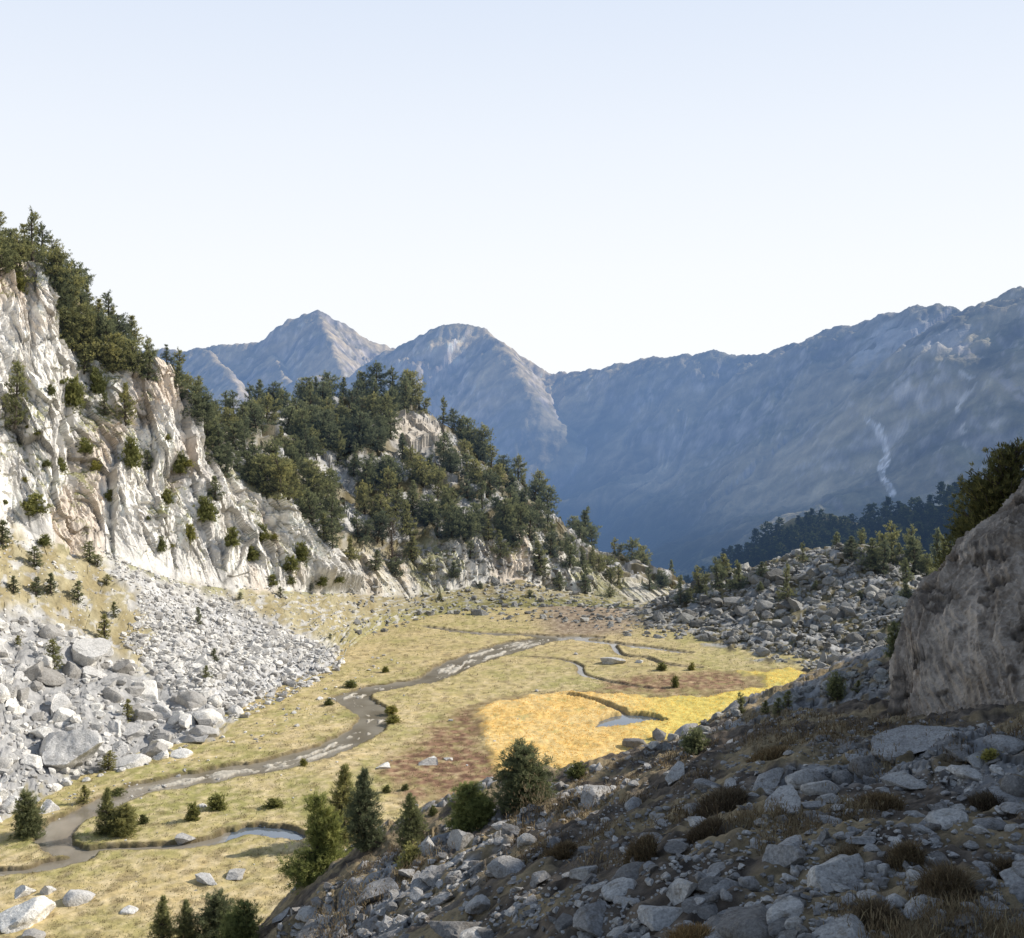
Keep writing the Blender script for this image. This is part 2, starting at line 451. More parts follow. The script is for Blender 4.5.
sedge_px = [[(476, 709), (500, 701), (534, 697), (566, 694.5), (600, 694), (640, 697), (700, 696.5), (735, 693), (757, 688), (768, 681), (758, 674.5), (737, 672), (765, 671), (792, 671.5), (804, 676), (806, 685),
             (790, 693), (745, 702), (720, 715), (690, 735), (650, 758), (600, 775), (540, 782), (505, 778), (492, 762), (486, 735)]]
sedge_w = [np.array([G0(*q) for q in p]) for p in sedge_px]
brown_px = [[(474, 706), (484, 735), (490, 760), (510, 790), (470, 815), (436, 800), (396, 790), (372, 776), (392, 758), (424, 740), (446, 716), (460, 708)],
            [(600, 690), (612, 680), (650, 676), (700, 672), (735, 673), (756, 680), (740, 689), (690, 693), (640, 693)]]
brown_w = [np.array([G0(*q) for q in p]) for p in brown_px]


def meadow_info(x, y):
    warp = fbm2(x * .35, y * .35, 3) * .55 + .16 * fbm2(x * 1.7, y * 1.7, 2)
    dn = np.full(x.shape, 9.); depth = np.zeros(x.shape); along = np.zeros(x.shape); width = np.ones(x.shape); edge = np.full(x.shape, 99.)
    for c, dp in streams:
        # coarse reject by box
        m = (x > c[:, 0].min() - 8) & (x < c[:, 0].max() + 8) & (y > c[:, 1].min() - 8) & (y < c[:, 1].max() + 8)
        if not m.any(): continue
        d, t = polydist(x[m], y[m], c[:, :2])
        w = np.interp(t, np.arange(len(c)), c[:, 2])
        e = d - w * (1 + .0 * t) + warp[m] * np.minimum(w, 1.) * .8
        better = e < edge[m]
        ed = edge[m]; ed[better] = e[better]; edge[m] = ed
        q = depth[m]; q[better] = dp; depth[m] = q
        q = along[m]; q[better] = (t + 31. * dp)[better]; along[m] = q
        q = width[m]; q[better] = w[better]; width[m] = q
    return edge, depth, width, along


def meadow_z(x, y):
    edge, depth, width, along = meadow_info(x, y)
    z = .16 * fbm2(x * .09, y * .09, 3) + .05 * fbm2(x * .8, y * .8, 3)
    z = z + .05 * sstep(1.2, .2, edge) * sstep(-.1, .15, edge)                # raised turf lip
    bars = .34 * fbm2(along * .10 + 3, edge * .9, 2) + .22 * fbm2(along * .35, edge * 2.4, 2) + .08 * fbm2(x * .9, y * .9, 2) + .20
    bed = -depth + np.clip(bars, -.2, .42) * sstep(.9, 1.6, width) * sstep(0, -1.2, edge)
    inside = sstep(.22, -.16, edge)
    sed = np.zeros(x.shape)
    sx_ = .9 * fbm2(x * .33 + 4, y * .33, 3); sy_ = 1.3 * fbm2(x * .3, y * .3 + 8, 3)
    for p in sedge_w:
        sed = np.maximum(sed, polymask(x + sx_, y + sy_, p, .7))
    z = z + sed * (1 - inside) * (.22 + .10 * fbm2(x * .6, y * .6, 3))
    return mix(z, bed, inside), edge, sed, inside


WATER_Z = -.21

# ---- valley floor, meadow and moraine: one sheet
u = np.concatenate([np.linspace(-1.0, -.56, 60, endpoint=False), np.linspace(-.56, .56, 1060), np.linspace(.56, 1.0, 60)[1:]])
py_rows = np.arange(1040, 566, -.8)
Dr = EYE * F / (py_rows - YH)
D_, U_ = np.meshgrid(Dr, u, indexing='ij')
X = U_ * D_; Y = D_.copy()
zm, edge, sed, inside = meadow_z(X, Y)
zmd = mound_z(X, Y)
rough = sstep(-1.5, 1.0, zmd)
f1, f2, wb = worley2(X * .33, Y * .33)
f1b, f2b, wb2 = worley2(X * .9 + 7, Y * .9)
zmd = zmd + rough * (.5 * fbm2(X * .12, Y * .12, 3) + .42 * wb + .22 * wb2 - .2 * sstep(.16, 0., f2 - f1))
drop = sstep(186, 215, Y) * 8
zm = zm - drop
Z = np.maximum(zm, zmd); on_mound = sstep(-.05, .25, zmd - zm)
VP = np.stack([X, Y, Z], -1)
Nrm = grid_normals(VP)
px_, py_ = to_px(VP)
big = fbm2(X * .05 + 5, Y * .05, 4); med = fbm2(X * .22, Y * .22, 4); sm = fbm2(X * 1.1, Y * 1.1, 3)
g_green = np.array([.215, .215, .062]); g_gold = np.array([.345, .290, .110]); g_pale = np.array([.40, .355, .165])
tint = np.clip(.5 + .55 * big + .5 * med, 0, 1)[..., None]
c = mix(g_green, g_gold, tint); c = mix(c, g_pale, np.clip(.25 + .6 * sm + .3 * med, 0, .8)[..., None])
near_far = sstep(105, 150, Y)[..., None]
c = mix(c, np.array([.27, .235, .085]), near_far * .35)
tuss = sstep(.22, .60, fbm2(X * .75, Y * .75, 3) + .25 * big)[..., None]
c = mix(c, np.array([.12, .095, .04]), tuss * .45)
far_d = sstep(176, 186, Y + 5 * med)[..., None] * .0
for p, a in zip(brown_w, (1., .95)):
    mb = np.clip(polymask(X + 1.6 * med, Y + 1.6 * med, p, 1.8), 0, 1) * np.clip(.86 + .7 * fbm2(X * .9 + 9, Y * .9, 3), .3, 1)
    c = mix(c, mix(np.array([.095, .057, .028]), np.array([.20, .132, .062]), np.clip(.5 + sm, 0, 1)[..., None]), (mb * a)[..., None])
for p in sedge_w:
    ds_, _ = polydist(X + .8 * med, Y + 1.2 * med, p, True)
    rim = sstep(2.6, .6, ds_) * np.clip(.75 + .8 * fbm2(X * .7 + 2, Y * .7, 3), 0, 1)
    c = mix(c, np.array([.12, .086, .036]), (rim * .75 * (Y > 108))[..., None])
stony = sstep(160, 172, Y + 8 * big) * sstep(1, 8, X + .0 * Y)                # dark heath in front of the moraine
c = mix(c, mix(np.array([.105, .08, .05]), np.array([.24, .205, .12]), np.clip(.45 + 1.1 * sm, 0, 1)[..., None]), (stony * .8)[..., None])
gs = mix(np.array([.65, .41, .070]), np.array([.69, .47, .10]), np.clip(.5 + .9 * med + .35 * sm, 0, 1)[..., None])
gs = mix(gs, np.array([.61, .465, .060]), (sstep(600, 690, px_) * .9)[..., None])
gs = mix(gs, np.array([.32, .30, .06]), sstep(.5, .8, fbm2(X * .5 + 3, Y * .3, 3))[..., None] * .5)
c = mix(c * np.array([1.69, 1.54, 1.98]), gs * np.array([1.15, 1.23, 2.5]), sed[..., None])
bank = sstep(.55, .05, edge) * sstep(-.35, 0., edge)
c = mix(c, np.array([.075, .052, .032]), (bank * .75 * (1 - sed * .4))[..., None])  # dark bank earth, with the shade of the channel edge put into the colour
sand = mix(np.array([.25, .215, .16]), np.array([.56, .51, .42]), sstep(WATER_Z - .04, WATER_Z + .10, Z)[..., None])
c = mix(c, sand, sstep(.1, -.15, edge)[..., None])
rk = mix(np.array([.30, .295, .28]), np.array([.42, .41, .385]), np.clip(.5 + med + .5 * wb2, 0, 1)[..., None])
rk = rk * (1 - .75 * sstep(.13, .0, f2 - f1))[..., None]
hz = mix(np.array([.085, .068, .035]), np.array([.20, .165, .075]), np.clip(.5 + med, 0, 1)[..., None])
mc = mix(rk, hz, sstep(.05, .3, fbm2(X * .28 + 2, Y * .28, 3) + .18 * (Nrm[..., 2] > .8))[..., None] * .9)
c = mix(c, mc, on_mound[..., None])
M_ = mesh_np('valley_floor', VP.reshape(-1, 3), grid_faces(len(u), len(Dr)), M_GROUND, True, {'col': c.reshape(-1, 3)})
valley = obj('valley_floor', M_, kind='structure')
wx0, wx1 = -90, 60
wv = np.array([(wx0, 45, WATER_Z), (wx1, 45, WATER_Z), (wx1, 184, WATER_Z), (wx0, 184, WATER_Z)])
water = obj('stream_water', mesh_np('stream_water', wv, np.array([[0, 1, 2, 3]]), M_WATER), kind='structure')

for c_ in (side_pool, sedge_pool):
    x0, y0 = c_[:, :2].min(0) - 2; x1, y1 = c_[:, :2].max(0) + 2
    if c_ is side_pool: x0 = c_[len(c_) // 2 + 2, 0]
    pv = np.array([(x0, y0, WATER_Z + .02), (x1, y0, WATER_Z + .02), (x1, y1, WATER_Z + .02), (x0, y1, WATER_Z + .02)])
    obj('pool_water', mesh_np('pool_water', pv, np.array([[0, 1, 2, 3]]), M_POOL), kind='structure')

# ---- the shaded hillside the photographer stands on
u = np.concatenate([np.linspace(-2.2, -.60, 70, endpoint=False), np.linspace(-.60, .56, 980), np.linspace(.56, 2.6, 120)[1:]])
Dr = np.concatenate([np.linspace(-6, 2.4, 14, endpoint=False), np.geomspace(2.4, 110, 700)])
D_, U_ = np.meshgrid(Dr, u, indexing='ij')
X = U_ * np.maximum(D_, 4.); Y = D_.copy()
base = near_z(X, Y)
f1, f2, wb = worley2(X * .42 + 3, Y * .42)
f1b, f2b, wb2 = worley2(X * 1.3, Y * 1.3 + 5)
fb = fbm2(X * .25, Y * .25, 4)
bedrock = sstep(.0, .35, fbm2(X * .11 + 11, Y * .11 + 4, 3) + .25 * sstep(18, 40, Y))       # 1 = bare rock, 0 = turf
amp = sstep(3, 12, Y) * .75 + .25
Z = base + amp * (.28 * fb + .10 * fbm2(X * 1.5, Y * 1.5, 3)) + .05 * fbm2(X * 5, Y * 5, 2) + bedrock * amp * (.30 * wb + .13 * wb2) * mix(1, .35, sstep(30, 50, Y))
Z = Z - .12 * sstep(.12, 0, f2b - f1b) * bedrock
Z = np.maximum(Z, -2.5)
VP = np.stack([X, Y, Z], -1)
Nrm = grid_normals(VP); px_, py_ = to_px(VP)
med = fbm2(X * .5, Y * .5, 4); sm = fbm2(X * 2.2, Y * 2.2, 3)
soil = mix(np.array([.075, .06, .048]), np.array([.175, .14, .105]), np.clip(.5 + sm, 0, 1)[..., None])
turf = mix(np.array([.15, .112, .066]), np.array([.30, .232, .136]), np.clip(.5 + med, 0, 1)[..., None])
c = mix(soil, turf, sstep(-.15, .3, med + .3 * sm)[..., None])
rk = mix(np.array([.22, .21, .20]), np.array([.38, .37, .355]), np.clip(.45 + .8 * fbm2(X * 1.1, Y * 1.1, 4) + .4 * wb2, 0, 1)[..., None])
rk = rk * (1 - .7 * sstep(.10, 0, f2b - f1b))[..., None]
c = mix(c, rk, (bedrock * sstep(.25, -.15, med + .3 * sm - .1))[..., None])
M_ = mesh_np('hillside', VP.reshape(-1, 3), grid_faces(len(u), len(Dr)), M_HILL, True, {'col': c.reshape(-1, 3)})
hill = obj('hillside', M_, kind='structure')

# ---- the weathered outcrop at the right and the unseen rocky slope shaped to shade the hillside
lev = [  # x, y of the leftmost point of each contour, z
    (7.2, 22.0, 22.4), (7.95, 23, 23.8), (8.5, 24, 25.1), (9.35, 25, 26.0), (10.45, 26, 26.8), (11.6, 27, 27.5), (13.55, 29, 28.45), (16.9, 32, 30.2), (23, 37, 34.5), (31, 41, 40.5), (44, 46, 46)]
prof = np.array([(15., 17.0), (9.5, 12.0), (4.4, 6.2), (1.3, 2.0), (0, 0), (.25, -.9), (1.2, -2.2), (3.2, -3.6), (7, -4.6), (14, -5.2), (26, -7)])
scale = [1.0, 1.0, 1.0, 1.02, 1.08, 1.15, 1.25, 1.3, 1.35, 1.3, 1.2]
Rg = []
for (x0, y0, z0), s in zip(lev, scale):
    Rg.append([(x0 + a * s, y0 + b * s + (0 if b > 0 else -.0), z0 + .05 * a) for a, b in prof])
Rg = np.array(Rg)
rows = np.array([catmull(r, 52) for r in Rg])
cols = np.stack([catmull(rows[:, i], 38) for i in range(rows.shape[1])], 1)
BP = cols
n_ = grid_normals(BP)
flip = np.sign((n_[..., 0] * -.7 + n_[..., 1] * -.6 + n_[..., 2] * .4).mean()); n_ = n_ * flip
q = BP.copy()
mc_, mr_ = BP.shape[1] // 2 - 60, int(BP.shape[0] * .35)
Sg = np.concatenate([[0], np.cumsum(np.linalg.norm(np.diff(BP[mr_], axis=0), axis=1))])[None, :] + np.zeros(BP.shape[:2])
Tg = np.concatenate([[0], np.cumsum(np.linalg.norm(np.diff(BP[:, mc_], axis=0), axis=1))])[:, None] + np.zeros(BP.shape[:2])
Sk = Sg + .30 * Tg + .25 * fbm2(Sg * .5, Tg * .3, 3)                        # grooves run down the fall line, a little slanted
d = .14 * fbm3(q, .28, 3) + .10 * (ridged2(Sk * 1.3 + .4 * fbm2(Sg * .7, Tg * .7, 2), Tg * .16, 4, .6) - .6) + .045 * ridged2(Sk * 5.5, Tg * 1.1, 3, off=7) + .07 * worley2(Sk * .6, Tg * .30)[2] + .05 * worley2(Sk * 1.6, Tg * .6)[2] + .025 * worley2(Sk * 4., Tg * 1.6)[2] + .03 * ridged2(Sk * 9., Tg * 1.2, 3, off=2)
pock = fbm3(q, 1.4, 3, off=20.)
d = d - .12 * sstep(.4, .65, pock)
edgew = sstep(0, 30, np.arange(BP.shape[0]))[:, None]
BP = BP + n_ * (d * mix(.5, 1, edgew))[..., None]
stain = fbm2(Sk * 1.3, Tg * .22, 4, off=5.) + .5 * fbm2(Sk * 5., Tg * 1.2, 3)
c = mix(np.array([.285, .232, .182]), np.array([.53, .44, .35]), np.clip(.5 + .9 * stain, 0, 1)[..., None])
c = mix(c, np.array([.215, .150, .090]), sstep(.15, .6, fbm3(q, .45, 4, off=33.))[..., None] * .5)
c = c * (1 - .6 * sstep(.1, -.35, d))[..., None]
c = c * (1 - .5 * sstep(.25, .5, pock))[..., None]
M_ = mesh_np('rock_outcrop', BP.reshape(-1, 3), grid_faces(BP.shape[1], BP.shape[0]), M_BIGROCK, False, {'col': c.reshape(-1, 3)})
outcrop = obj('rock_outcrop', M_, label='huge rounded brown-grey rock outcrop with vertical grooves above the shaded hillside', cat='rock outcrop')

ys = np.concatenate([np.linspace(-14, 90, 150)]); ts = np.linspace(0, 1, 90) ** 1.3 * 62
T_, YY = np.meshgrid(ts, ys)
xin = np.maximum(.545 * YY + 2.6, 9.)
X = xin + T_
top = mix(47, 24, sstep(39, 55, YY)) - 4 * sstep(6, -14, YY)  # out of view; crest height shaped to throw shade over the hillside
Z0 = near_z(np.clip(X, -99, 60), YY)
Z0 = np.clip(Z0, 5, 32) - 1.2
rise = 1 - np.exp(-T_ / 7.5)
Z = Z0 + np.maximum(top - Z0, 0) * rise + (1.6 * fbm2(X * .12, YY * .12, 4) + 1.1 * worley2(X * .3, YY * .3)[2]) * sstep(0, 4, T_)
VP = np.stack([X, YY, Z], -1)
c = mix(np.array([.17, .15, .12]), np.array([.30, .28, .25]), np.clip(.5 + fbm2(X * .4, YY * .4 + Z * .3, 4), 0, 1)[..., None])
obj('shading_slope', mesh_np('shading_slope', VP.reshape(-1, 3), grid_faces(len(ts), len(ys)), M_BIGROCK, True, {'col': c.reshape(-1, 3)}), kind='structure')

# ---- the left side of the valley: talus, limestone cliff, wooded knoll (one sheet lofted between four rails)
rails = [
    # toe              foot              top               back
    ((-250, 900, 70), (-300, 470, 85), (-330, 90, 100), (-420, 30, 150)),
    ((-60, 850, 78.5), (-90, 497, 112), (-90, 205, 132), (-90, 230, 185)),
    ((34, 800, 89), (0, 521, 130), (-5, 262, 147), (-20, 280, 192)),
    ((75, 776, 95), (52, 540, 134), (48, 272, 151), (50, 300, 202)),
    ((113, 768, 97.5), (100, 556, 139), (84, 334, 154), (95, 345, 208)),
    ((165, 745, 105), (145, 570, 143), (134, 371, 158), (130, 378, 214)),
    ((212, 737, 107), (182, 582, 148), (168, 374, 161), (165, 392, 220)),
    ((245, 715, 116), (220, 588, 153), (196, 432, 163), (200, 432, 226)),
    ((290, 692, 126), (258, 590, 158), (228, 470, 165), (235, 424, 231)),
    ((338, 664, 141), (300, 592, 165), (275, 508, 169), (285, 408, 236)),
    ((355, 642, 155.5), (345, 594, 173), (318, 545, 175), (335, 402, 240)),
    ((398, 622, 172), (398, 596, 181), (380, 560, 187), (395, 402, 240)),
    ((448, 613, 180), (450, 591, 189), (440, 546, 197), (440, 424, 240)),
    ((518, 607, 186), (510, 580, 197), (505, 527, 207), (492, 470, 241)),
    ((580, 606, 187), (560, 590, 204), (555, 556, 213), (545, 513, 241)),
    ((640, 608, 185), (630, 601, 209), (612, 578, 219), (600, 556, 245)),
    ((700, 618, 183), (690, 606, 214), (676, 592, 226), (682, 588, 250)),
    ((760, 640, 183), (740, 625, 218), (730, 622, 230), (740, 625, 256)),
]
RL = np.array([[P(*p) for p in s] for s in rails])          # station, rail, xyz
far = RL[:, 3] + np.array([0, 45, -30.]); RL = np.concatenate([RL, far[:, None]], 1)
below = RL[:, 0] + np.array([4., -3., -2.5]); RL = np.concatenate([below[:, None], RL], 1)
ctr = np.array([p[1][0] for p in rails], float)
dense = [catmull(RL[:, k], 60) for k in range(RL.shape[1])]
par = np.interp(np.linspace(0, len(ctr) - 1, len(dense[0])), np.arange(len(ctr)), ctr)
NU = 980
su = np.interp(np.linspace(0, 1, NU), [0, .05, .97, 1], [-300, -70, 700, 740])
R6 = np.array([[np.interp(su, par, dk[:, j]) for j in range(3)] for dk in dense]).transpose(0, 2, 1)   # rail, u, xyz
segs = [(0, 1, 10), (1, 2, 200), (2, 3, 300), (3, 4, 190), (4, 5, 14)]
rowsP = []; vv = []
for a, b, n in segs:
    for t in np.linspace(0, 1, n, endpoint=False):
        tt = t
        rowsP.append(R6[a] * (1 - tt) + R6[b] * tt); vv.append(a + t)
CP = np.array(rowsP); vv = np.array(vv)
UU, V_ = np.meshgrid(su, vv)
# sag of the talus, bulge of the knoll
sag = np.sin(np.clip(V_ - 1, 0, 1) * np.pi) * np.interp(UU, [0, 300, 400], [2.2, 1.2, .3]); CP[..., 2] -= sag
CP[..., 2] += np.sin(np.clip(V_ - 3, 0, 1) * np.pi) * np.interp(UU, [-100, 180, 300, 420, 520, 640], [3, 2, 3, 4, 3, 1])
n_ = grid_normals(CP)
if n_[250, 400, 2] < 0: n_ = -n_
cl = sstep(1.93, 2.03, V_ + .05 * fbm2(UU * .05, V_ * 3, 3)) * sstep(3.06, 2.97, V_)
cl_far = np.interp(UU, [300, 345, 400, 430, 480, 560, 640, 700], [1, .9, .45, .7, .9, .8, .5, .2])
cl = cl * cl_far
arc = np.concatenate([[0], np.cumsum(np.linalg.norm(np.diff(R6[2], axis=0), axis=1))])
S_ = np.broadcast_to(arc[None, :], UU.shape)
Hh = CP[..., 2]
Sl = S_ + .38 * Hh                                            # joints lean with the strata
wq = fbm2(S_ * .12, Hh * .07, 3) * .35
b1 = worley2(Sl * .17 + wq, Hh * .065 + .6 * wq)
b2 = worley2(Sl * .42 + 9 + .8 * wq, Hh * .16 + wq)
b3 = worley2(Sl * .95 + 3 + wq, Hh * .36); b4 = worley2(Sl * 2.1 + wq, Hh * .95 + 7)
but = fbm2(S_ * .045 + 2., Hh * .02, 3, off=4)
disp = 2.4 * but + .75 * (ridged2(Sl * .11, Hh * .035, 5, .58, off=6) - .5) + 1.1 * b1[2] + .75 * b2[2] + .42 * b3[2] + .17 * b4[2] + .08 * fbm2(Sl * 1.6, Hh * .8, 4) + .5
# ledges
led = ridged2(Hh * .13 + .5 * fbm2(S_ * .05, Hh * .05, 2) + 40, S_ * .02, 2)
disp = disp + .9 * led * .5
CP = CP + n_ * (np.where(disp > 0, disp * sstep(1.98, 2.25, V_), disp) * cl)[..., None]
kn = sstep(2.98, 3.1, V_) * sstep(5., 4.2, V_)
k1 = worley2(S_ * .16, V_ * 9.); k2 = worley2(S_ * .4 + 5, V_ * 22.)
CP[..., 2] += kn * (1.6 * fbm2(S_ * .09 + 3, V_ * 5, 4) + 1.5 * k1[2] + .7 * k2[2])
tal = sstep(2.02, 1.93, V_) * sstep(.9, 1.15, V_)
CP[..., 2] += tal * (.7 * fbm2(S_ * .1, V_ * 7, 3) + .12 * fbm2(S_ * .5, V_ * 30, 3) + .10 * worley2(S_ * .8, V_ * 30)[2])
Nn = grid_normals(CP)
if Nn[250, 400, 2] < 0: Nn = -Nn
px_, py_ = to_px(CP)
tongue = [(95, 548), (150, 572), (195, 586), (235, 604), (290, 632), (345, 652), (342, 668), (300, 692), (236, 722), (150, 768), (60, 785), (0, 825), (-200, 900), (-200, 590), (0, 604), (50, 620), (100, 645), (140, 672), (160, 640), (140, 600), (118, 575)]
wx = 14 * fbm2(px_ * .03, py_ * .03, 3)
wx = wx + 16 * fbm2(px_ * .09, py_ * .09, 3)
scree = polymask(px_ + wx, py_ + wx * .6, tongue, 12)
bign = fbm2(S_ * .06, Hh * .06, 4, off=7); mid = fbm2(S_ * .3, Hh * .3, 4, off=2); fin = fbm2(Sl * .9, Hh * .5, 4)
lime = mix(np.array([.60, .565, .51]), np.array([.88, .84, .77]), np.clip(.62 + .5 * mid + .5 * fin + .35 * b2[2], 0, 1)[..., None])
tanm = sstep(.10, .5, fbm2(S_ * .075 + 8, Hh * .05, 4, off=21))[..., None]
lime = mix(lime, np.array([.60, .475, .355]), tanm * .62)
grey = sstep(.12, .5, fbm2(Sl * .25, Hh * .05, 4, off=13))[..., None]
lime = mix(lime, np.array([.42, .415, .41]), grey * .36)
crack = np.maximum(1.3 * sstep(.06, 0, b1[1] - b1[0]), .8 * sstep(.07, 0, b2[1] - b2[0]))
lime = np.clip(lime * 1.08, 0, .92) * (1 - .36 * crack)[..., None]
ledge = sstep(.50, .72, Nn[..., 2] + .14 * mid) * sstep(-.2, .25, bign + .6 * mid)
lime = mix(lime, mix(np.array([.13, .125, .045]), np.array([.25, .24, .08]), np.clip(.5 + mid, 0, 1)[..., None]), (ledge * .85)[..., None])
grass = mix(np.array([.335, .275, .150]), np.array([.42, .365, .225]), np.clip(.5 + mid + .4 * fin, 0, 1)[..., None])
green = sstep(250, 420, px_) * sstep(1.75, 1.15, V_) + .35 * sstep(.1, .5, bign)
grass = mix(grass, np.array([.285, .265, .095]), np.clip(green, 0, 1)[..., None] * .7)
scr = mix(np.array([.40, .39, .375]), np.array([.60, .585, .56]), np.clip(.55 + .6 * mid + .6 * fin, 0, 1)[..., None])
grass = mix(grass, scr, sstep(.15, .55, fbm2(S_ * .45, V_ * 26, 4, off=3))[..., None] * .75)
fieldm = polymask(px_ + wx, py_, [(-200, 590), (0, 608), (60, 626), (120, 655), (165, 690), (238, 712), (150, 768), (60, 785), (0, 825), (-200, 900)], 8)
scr = scr * (1 - .28 * fieldm)[..., None]  # ground between boulders darkened: shade of the gaps put into the colour
tc = mix(grass, scr, scree[..., None])
floor_ = mix(np.array([.15, .125, .07]), np.array([.30, .265, .19]), np.clip(.5 + mid, 0, 1)[..., None])
krock = mix(np.array([.36, .35, .33]), np.array([.58, .56, .53]), np.clip(.5 + .8 * fin + .5 * k2[2], 0, 1)[..., None])
bare = polymask(px_, py_, [(385, 418), (410, 410), (440, 425), (448, 445), (425, 452), (395, 445)], 8)
floor_ = mix(floor_, krock, np.clip(sstep(-.15, .25, fbm2(S_ * .2, V_ * 9, 3, off=3)) + bare, 0, 1)[..., None])
floor_ = mix(floor_, np.array([.50, .43, .34]), bare[..., None] * .7)
c = mix(tc, lime, cl[..., None])
c = mix(c, floor_, (kn * (1 - cl))[..., None])
M_ = mesh_np('valley_side', CP.reshape(-1, 3), grid_faces(NU, len(vv)), M_SLOPE, False, {'col': c.reshape(-1, 3)})
side = obj('valley_side', M_, kind='structure')
SIDE_P, SIDE_V, SIDE_U = CP, vv, su

# ---- ground between the moraine and the mountains, with the wooded ridge
u = np.linspace(-1.2, 1.2, 420); Dr = np.geomspace(188, 1600, 240)
D_, U_ = np.meshgrid(Dr, u, indexing='ij'); X = U_ * D_; Y = D_.copy()
crest = [P(*q) for q in [(560, 640, 470), (640, 612, 460), (690, 584, 450), (740, 551, 440), (790, 523, 430), (830, 516, 430), (870, 526, 425), (905, 512, 420), (960, 500, 410), (1020, 492, 400), (1100, 470, 390), (1300, 420, 380)]]
cr = np.array(crest)
d, t = polydist(X, Y, cr[:, :2])
zc = np.interp(t, np.arange(len(cr)), cr[:, 2])
bgz = mix(-6, -170, sstep(190, 900, Y)) - 14 * sstep(215, 260, Y)
rz = zc - .42 * np.sqrt(d * d + 16) + 1.5
Z = np.maximum(bgz, rz) + 2.2 * fbm2(X * .03, Y * .03, 4)
c = mix(np.array([.035, .042, .022]), np.array([.10, .095, .05]), np.clip(.4 + fbm2(X * .05, Y * .05, 4), 0, 1)[..., None])
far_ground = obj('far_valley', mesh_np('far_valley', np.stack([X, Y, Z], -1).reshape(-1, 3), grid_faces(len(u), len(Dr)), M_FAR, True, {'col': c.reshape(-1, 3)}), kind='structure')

# ---- the mountains
u = np.concatenate([np.linspace(-1.0, -.40, 60, endpoint=False), np.linspace(-.40, .52, 900), np.linspace(.52, 1.2, 60)[1:]])
Dr = np.geomspace(900, 4600, 560)
D_, U_ = np.meshgrid(Dr, u, indexing='ij'); X = U_ * D_; Y = D_.copy()
wxx = X + 70 * fbm2(X / 420., Y / 420., 4); wyy = Y + 70 * fbm2(X / 420. + 9, Y / 420. + 3, 4)
ridges = [
    # points, slope, roundness
    ([(540, 385, 2800), (555, 374, 2720), (600, 372, 2600), (640, 363, 2500), (700, 357, 2350), (760, 355, 2250), (800, 344, 2150), (850, 329, 2050), (890, 317, 1980), (935, 309, 1900), (955, 313, 1880), (970, 319, 1850), (985, 306, 1770), (1024, 293, 1680), (1100, 270, 1560), (1250, 235, 1400)], .80, 20),
    ([(970, 320, 1850), (995, 380, 1640), (1008, 440, 1500), (1010, 500, 1400)], .95, 10),
    ([(890, 317, 1980), (862, 380, 1800), (845, 450, 1640)], .95, 16),
    ([(300, 380, 3100), (350, 377, 3020), (385, 353, 3000), (430, 333, 2950), (455, 324, 2900), (476, 324, 2880), (492, 334, 2840), (520, 353, 2800), (545, 372, 2770), (560, 386, 2740)], .85, 14),
    ([(486, 331, 2850), (505, 356, 2650), (526, 384, 2480), (536, 408, 2380)], .85, 16),
    ([(100, 352, 3900), (150, 352, 3800), (185, 350, 3700), (215, 348, 3650), (245, 347, 3600), (265, 342, 3590), (280, 326, 3580), (290, 321, 3580), (302, 318, 3580), (318, 313, 3570), (335, 322, 3580), (360, 336, 3620), (388, 347, 3680), (430, 362, 3800)], .95, 10),
    ([(318, 313, 3570), (330, 345, 3300), (345, 378, 3050)], .95, 10), ([(265, 342, 3590), (282, 372, 3250), (292, 392, 3050)], .95, 10),
    ([(205, 349, 3660), (228, 375, 3300), (240, 392, 3100)], .95, 10),
]
tbest = np.zeros(X.shape); dbest = np.zeros(X.shape); Z = np.full(X.shape, -900.); dmin = np.full(X.shape, 1e9)
for pts, slope, rnd in ridges:
    r = np.array([P(*q) for q in pts])
    tw = sstep(0, 260, polydist(X, Y, r[:, :2])[0])
    d, t = polydist(mix(X, wxx, tw), mix(Y, wyy, tw), r[:, :2])
    zr = np.interp(t, np.arange(len(r)), r[:, 2])
    dd = np.sqrt(d * d + rnd * rnd) - rnd
    zz = zr - slope * dd * (1 - .18 * sstep(150, 700, dd))
    tl = np.interp(t, np.arange(len(r)), np.concatenate([[0], np.cumsum(np.linalg.norm(np.diff(r, axis=0), axis=1))]))
    up_ = zz > Z; tbest = np.where(up_, tl, tbest); dbest = np.where(up_, dd, dbest)
    Z = np.maximum(Z, zz); dmin = np.minimum(dmin, d)
away = sstep(5, 260, dmin)
calm = 1 - .85 * sstep(170, 40, Z) * (Y < 2500)
rib = ridged2(tbest / 95. + .5 * fbm2(X / 150., Y / 150., 3), dbest / 620., 4, .6) - .7
Z = Z + (.15 + .85 * away) * 13 * rib * (.45 + .55 * sstep(-50, 120, Z))
Z = Z + calm * (.25 + .75 * away) * (34 * ridged2(X / 210., Y / 210., 5, off=3) - 26) + calm * (.2 + .8 * away) * 19 * ridged2(X / 60., Y / 90., 4, off=8) + 3.5 * fbm2(X / 24., Y / 24., 3)
Z = np.maximum(Z, -620 + 20 * fbm2(X / 200., Y / 200., 3))
VP = np.stack([X, Y, Z], -1); px_, py_ = to_px(VP); Nn = grid_normals(VP)
if Nn[..., 2].mean() < 0: Nn = -Nn
bn = fbm2(X / 160., Y / 160. + Z / 120., 4); fn = fbm2(X / 30., Y / 30. + Z / 30., 4)
rock = mix(np.array([.24, .22, .20]), np.array([.52, .475, .43]), np.clip(.5 + .6 * bn + .5 * fn, 0, 1)[..., None])
veg = mix(np.array([.19, .17, .09]), np.array([.36, .30, .18]), np.clip(.5 + bn, 0, 1)[..., None])
c = mix(rock, veg, (sstep(.45, .75, Nn[..., 2] + .2 * bn) * .9)[..., None])
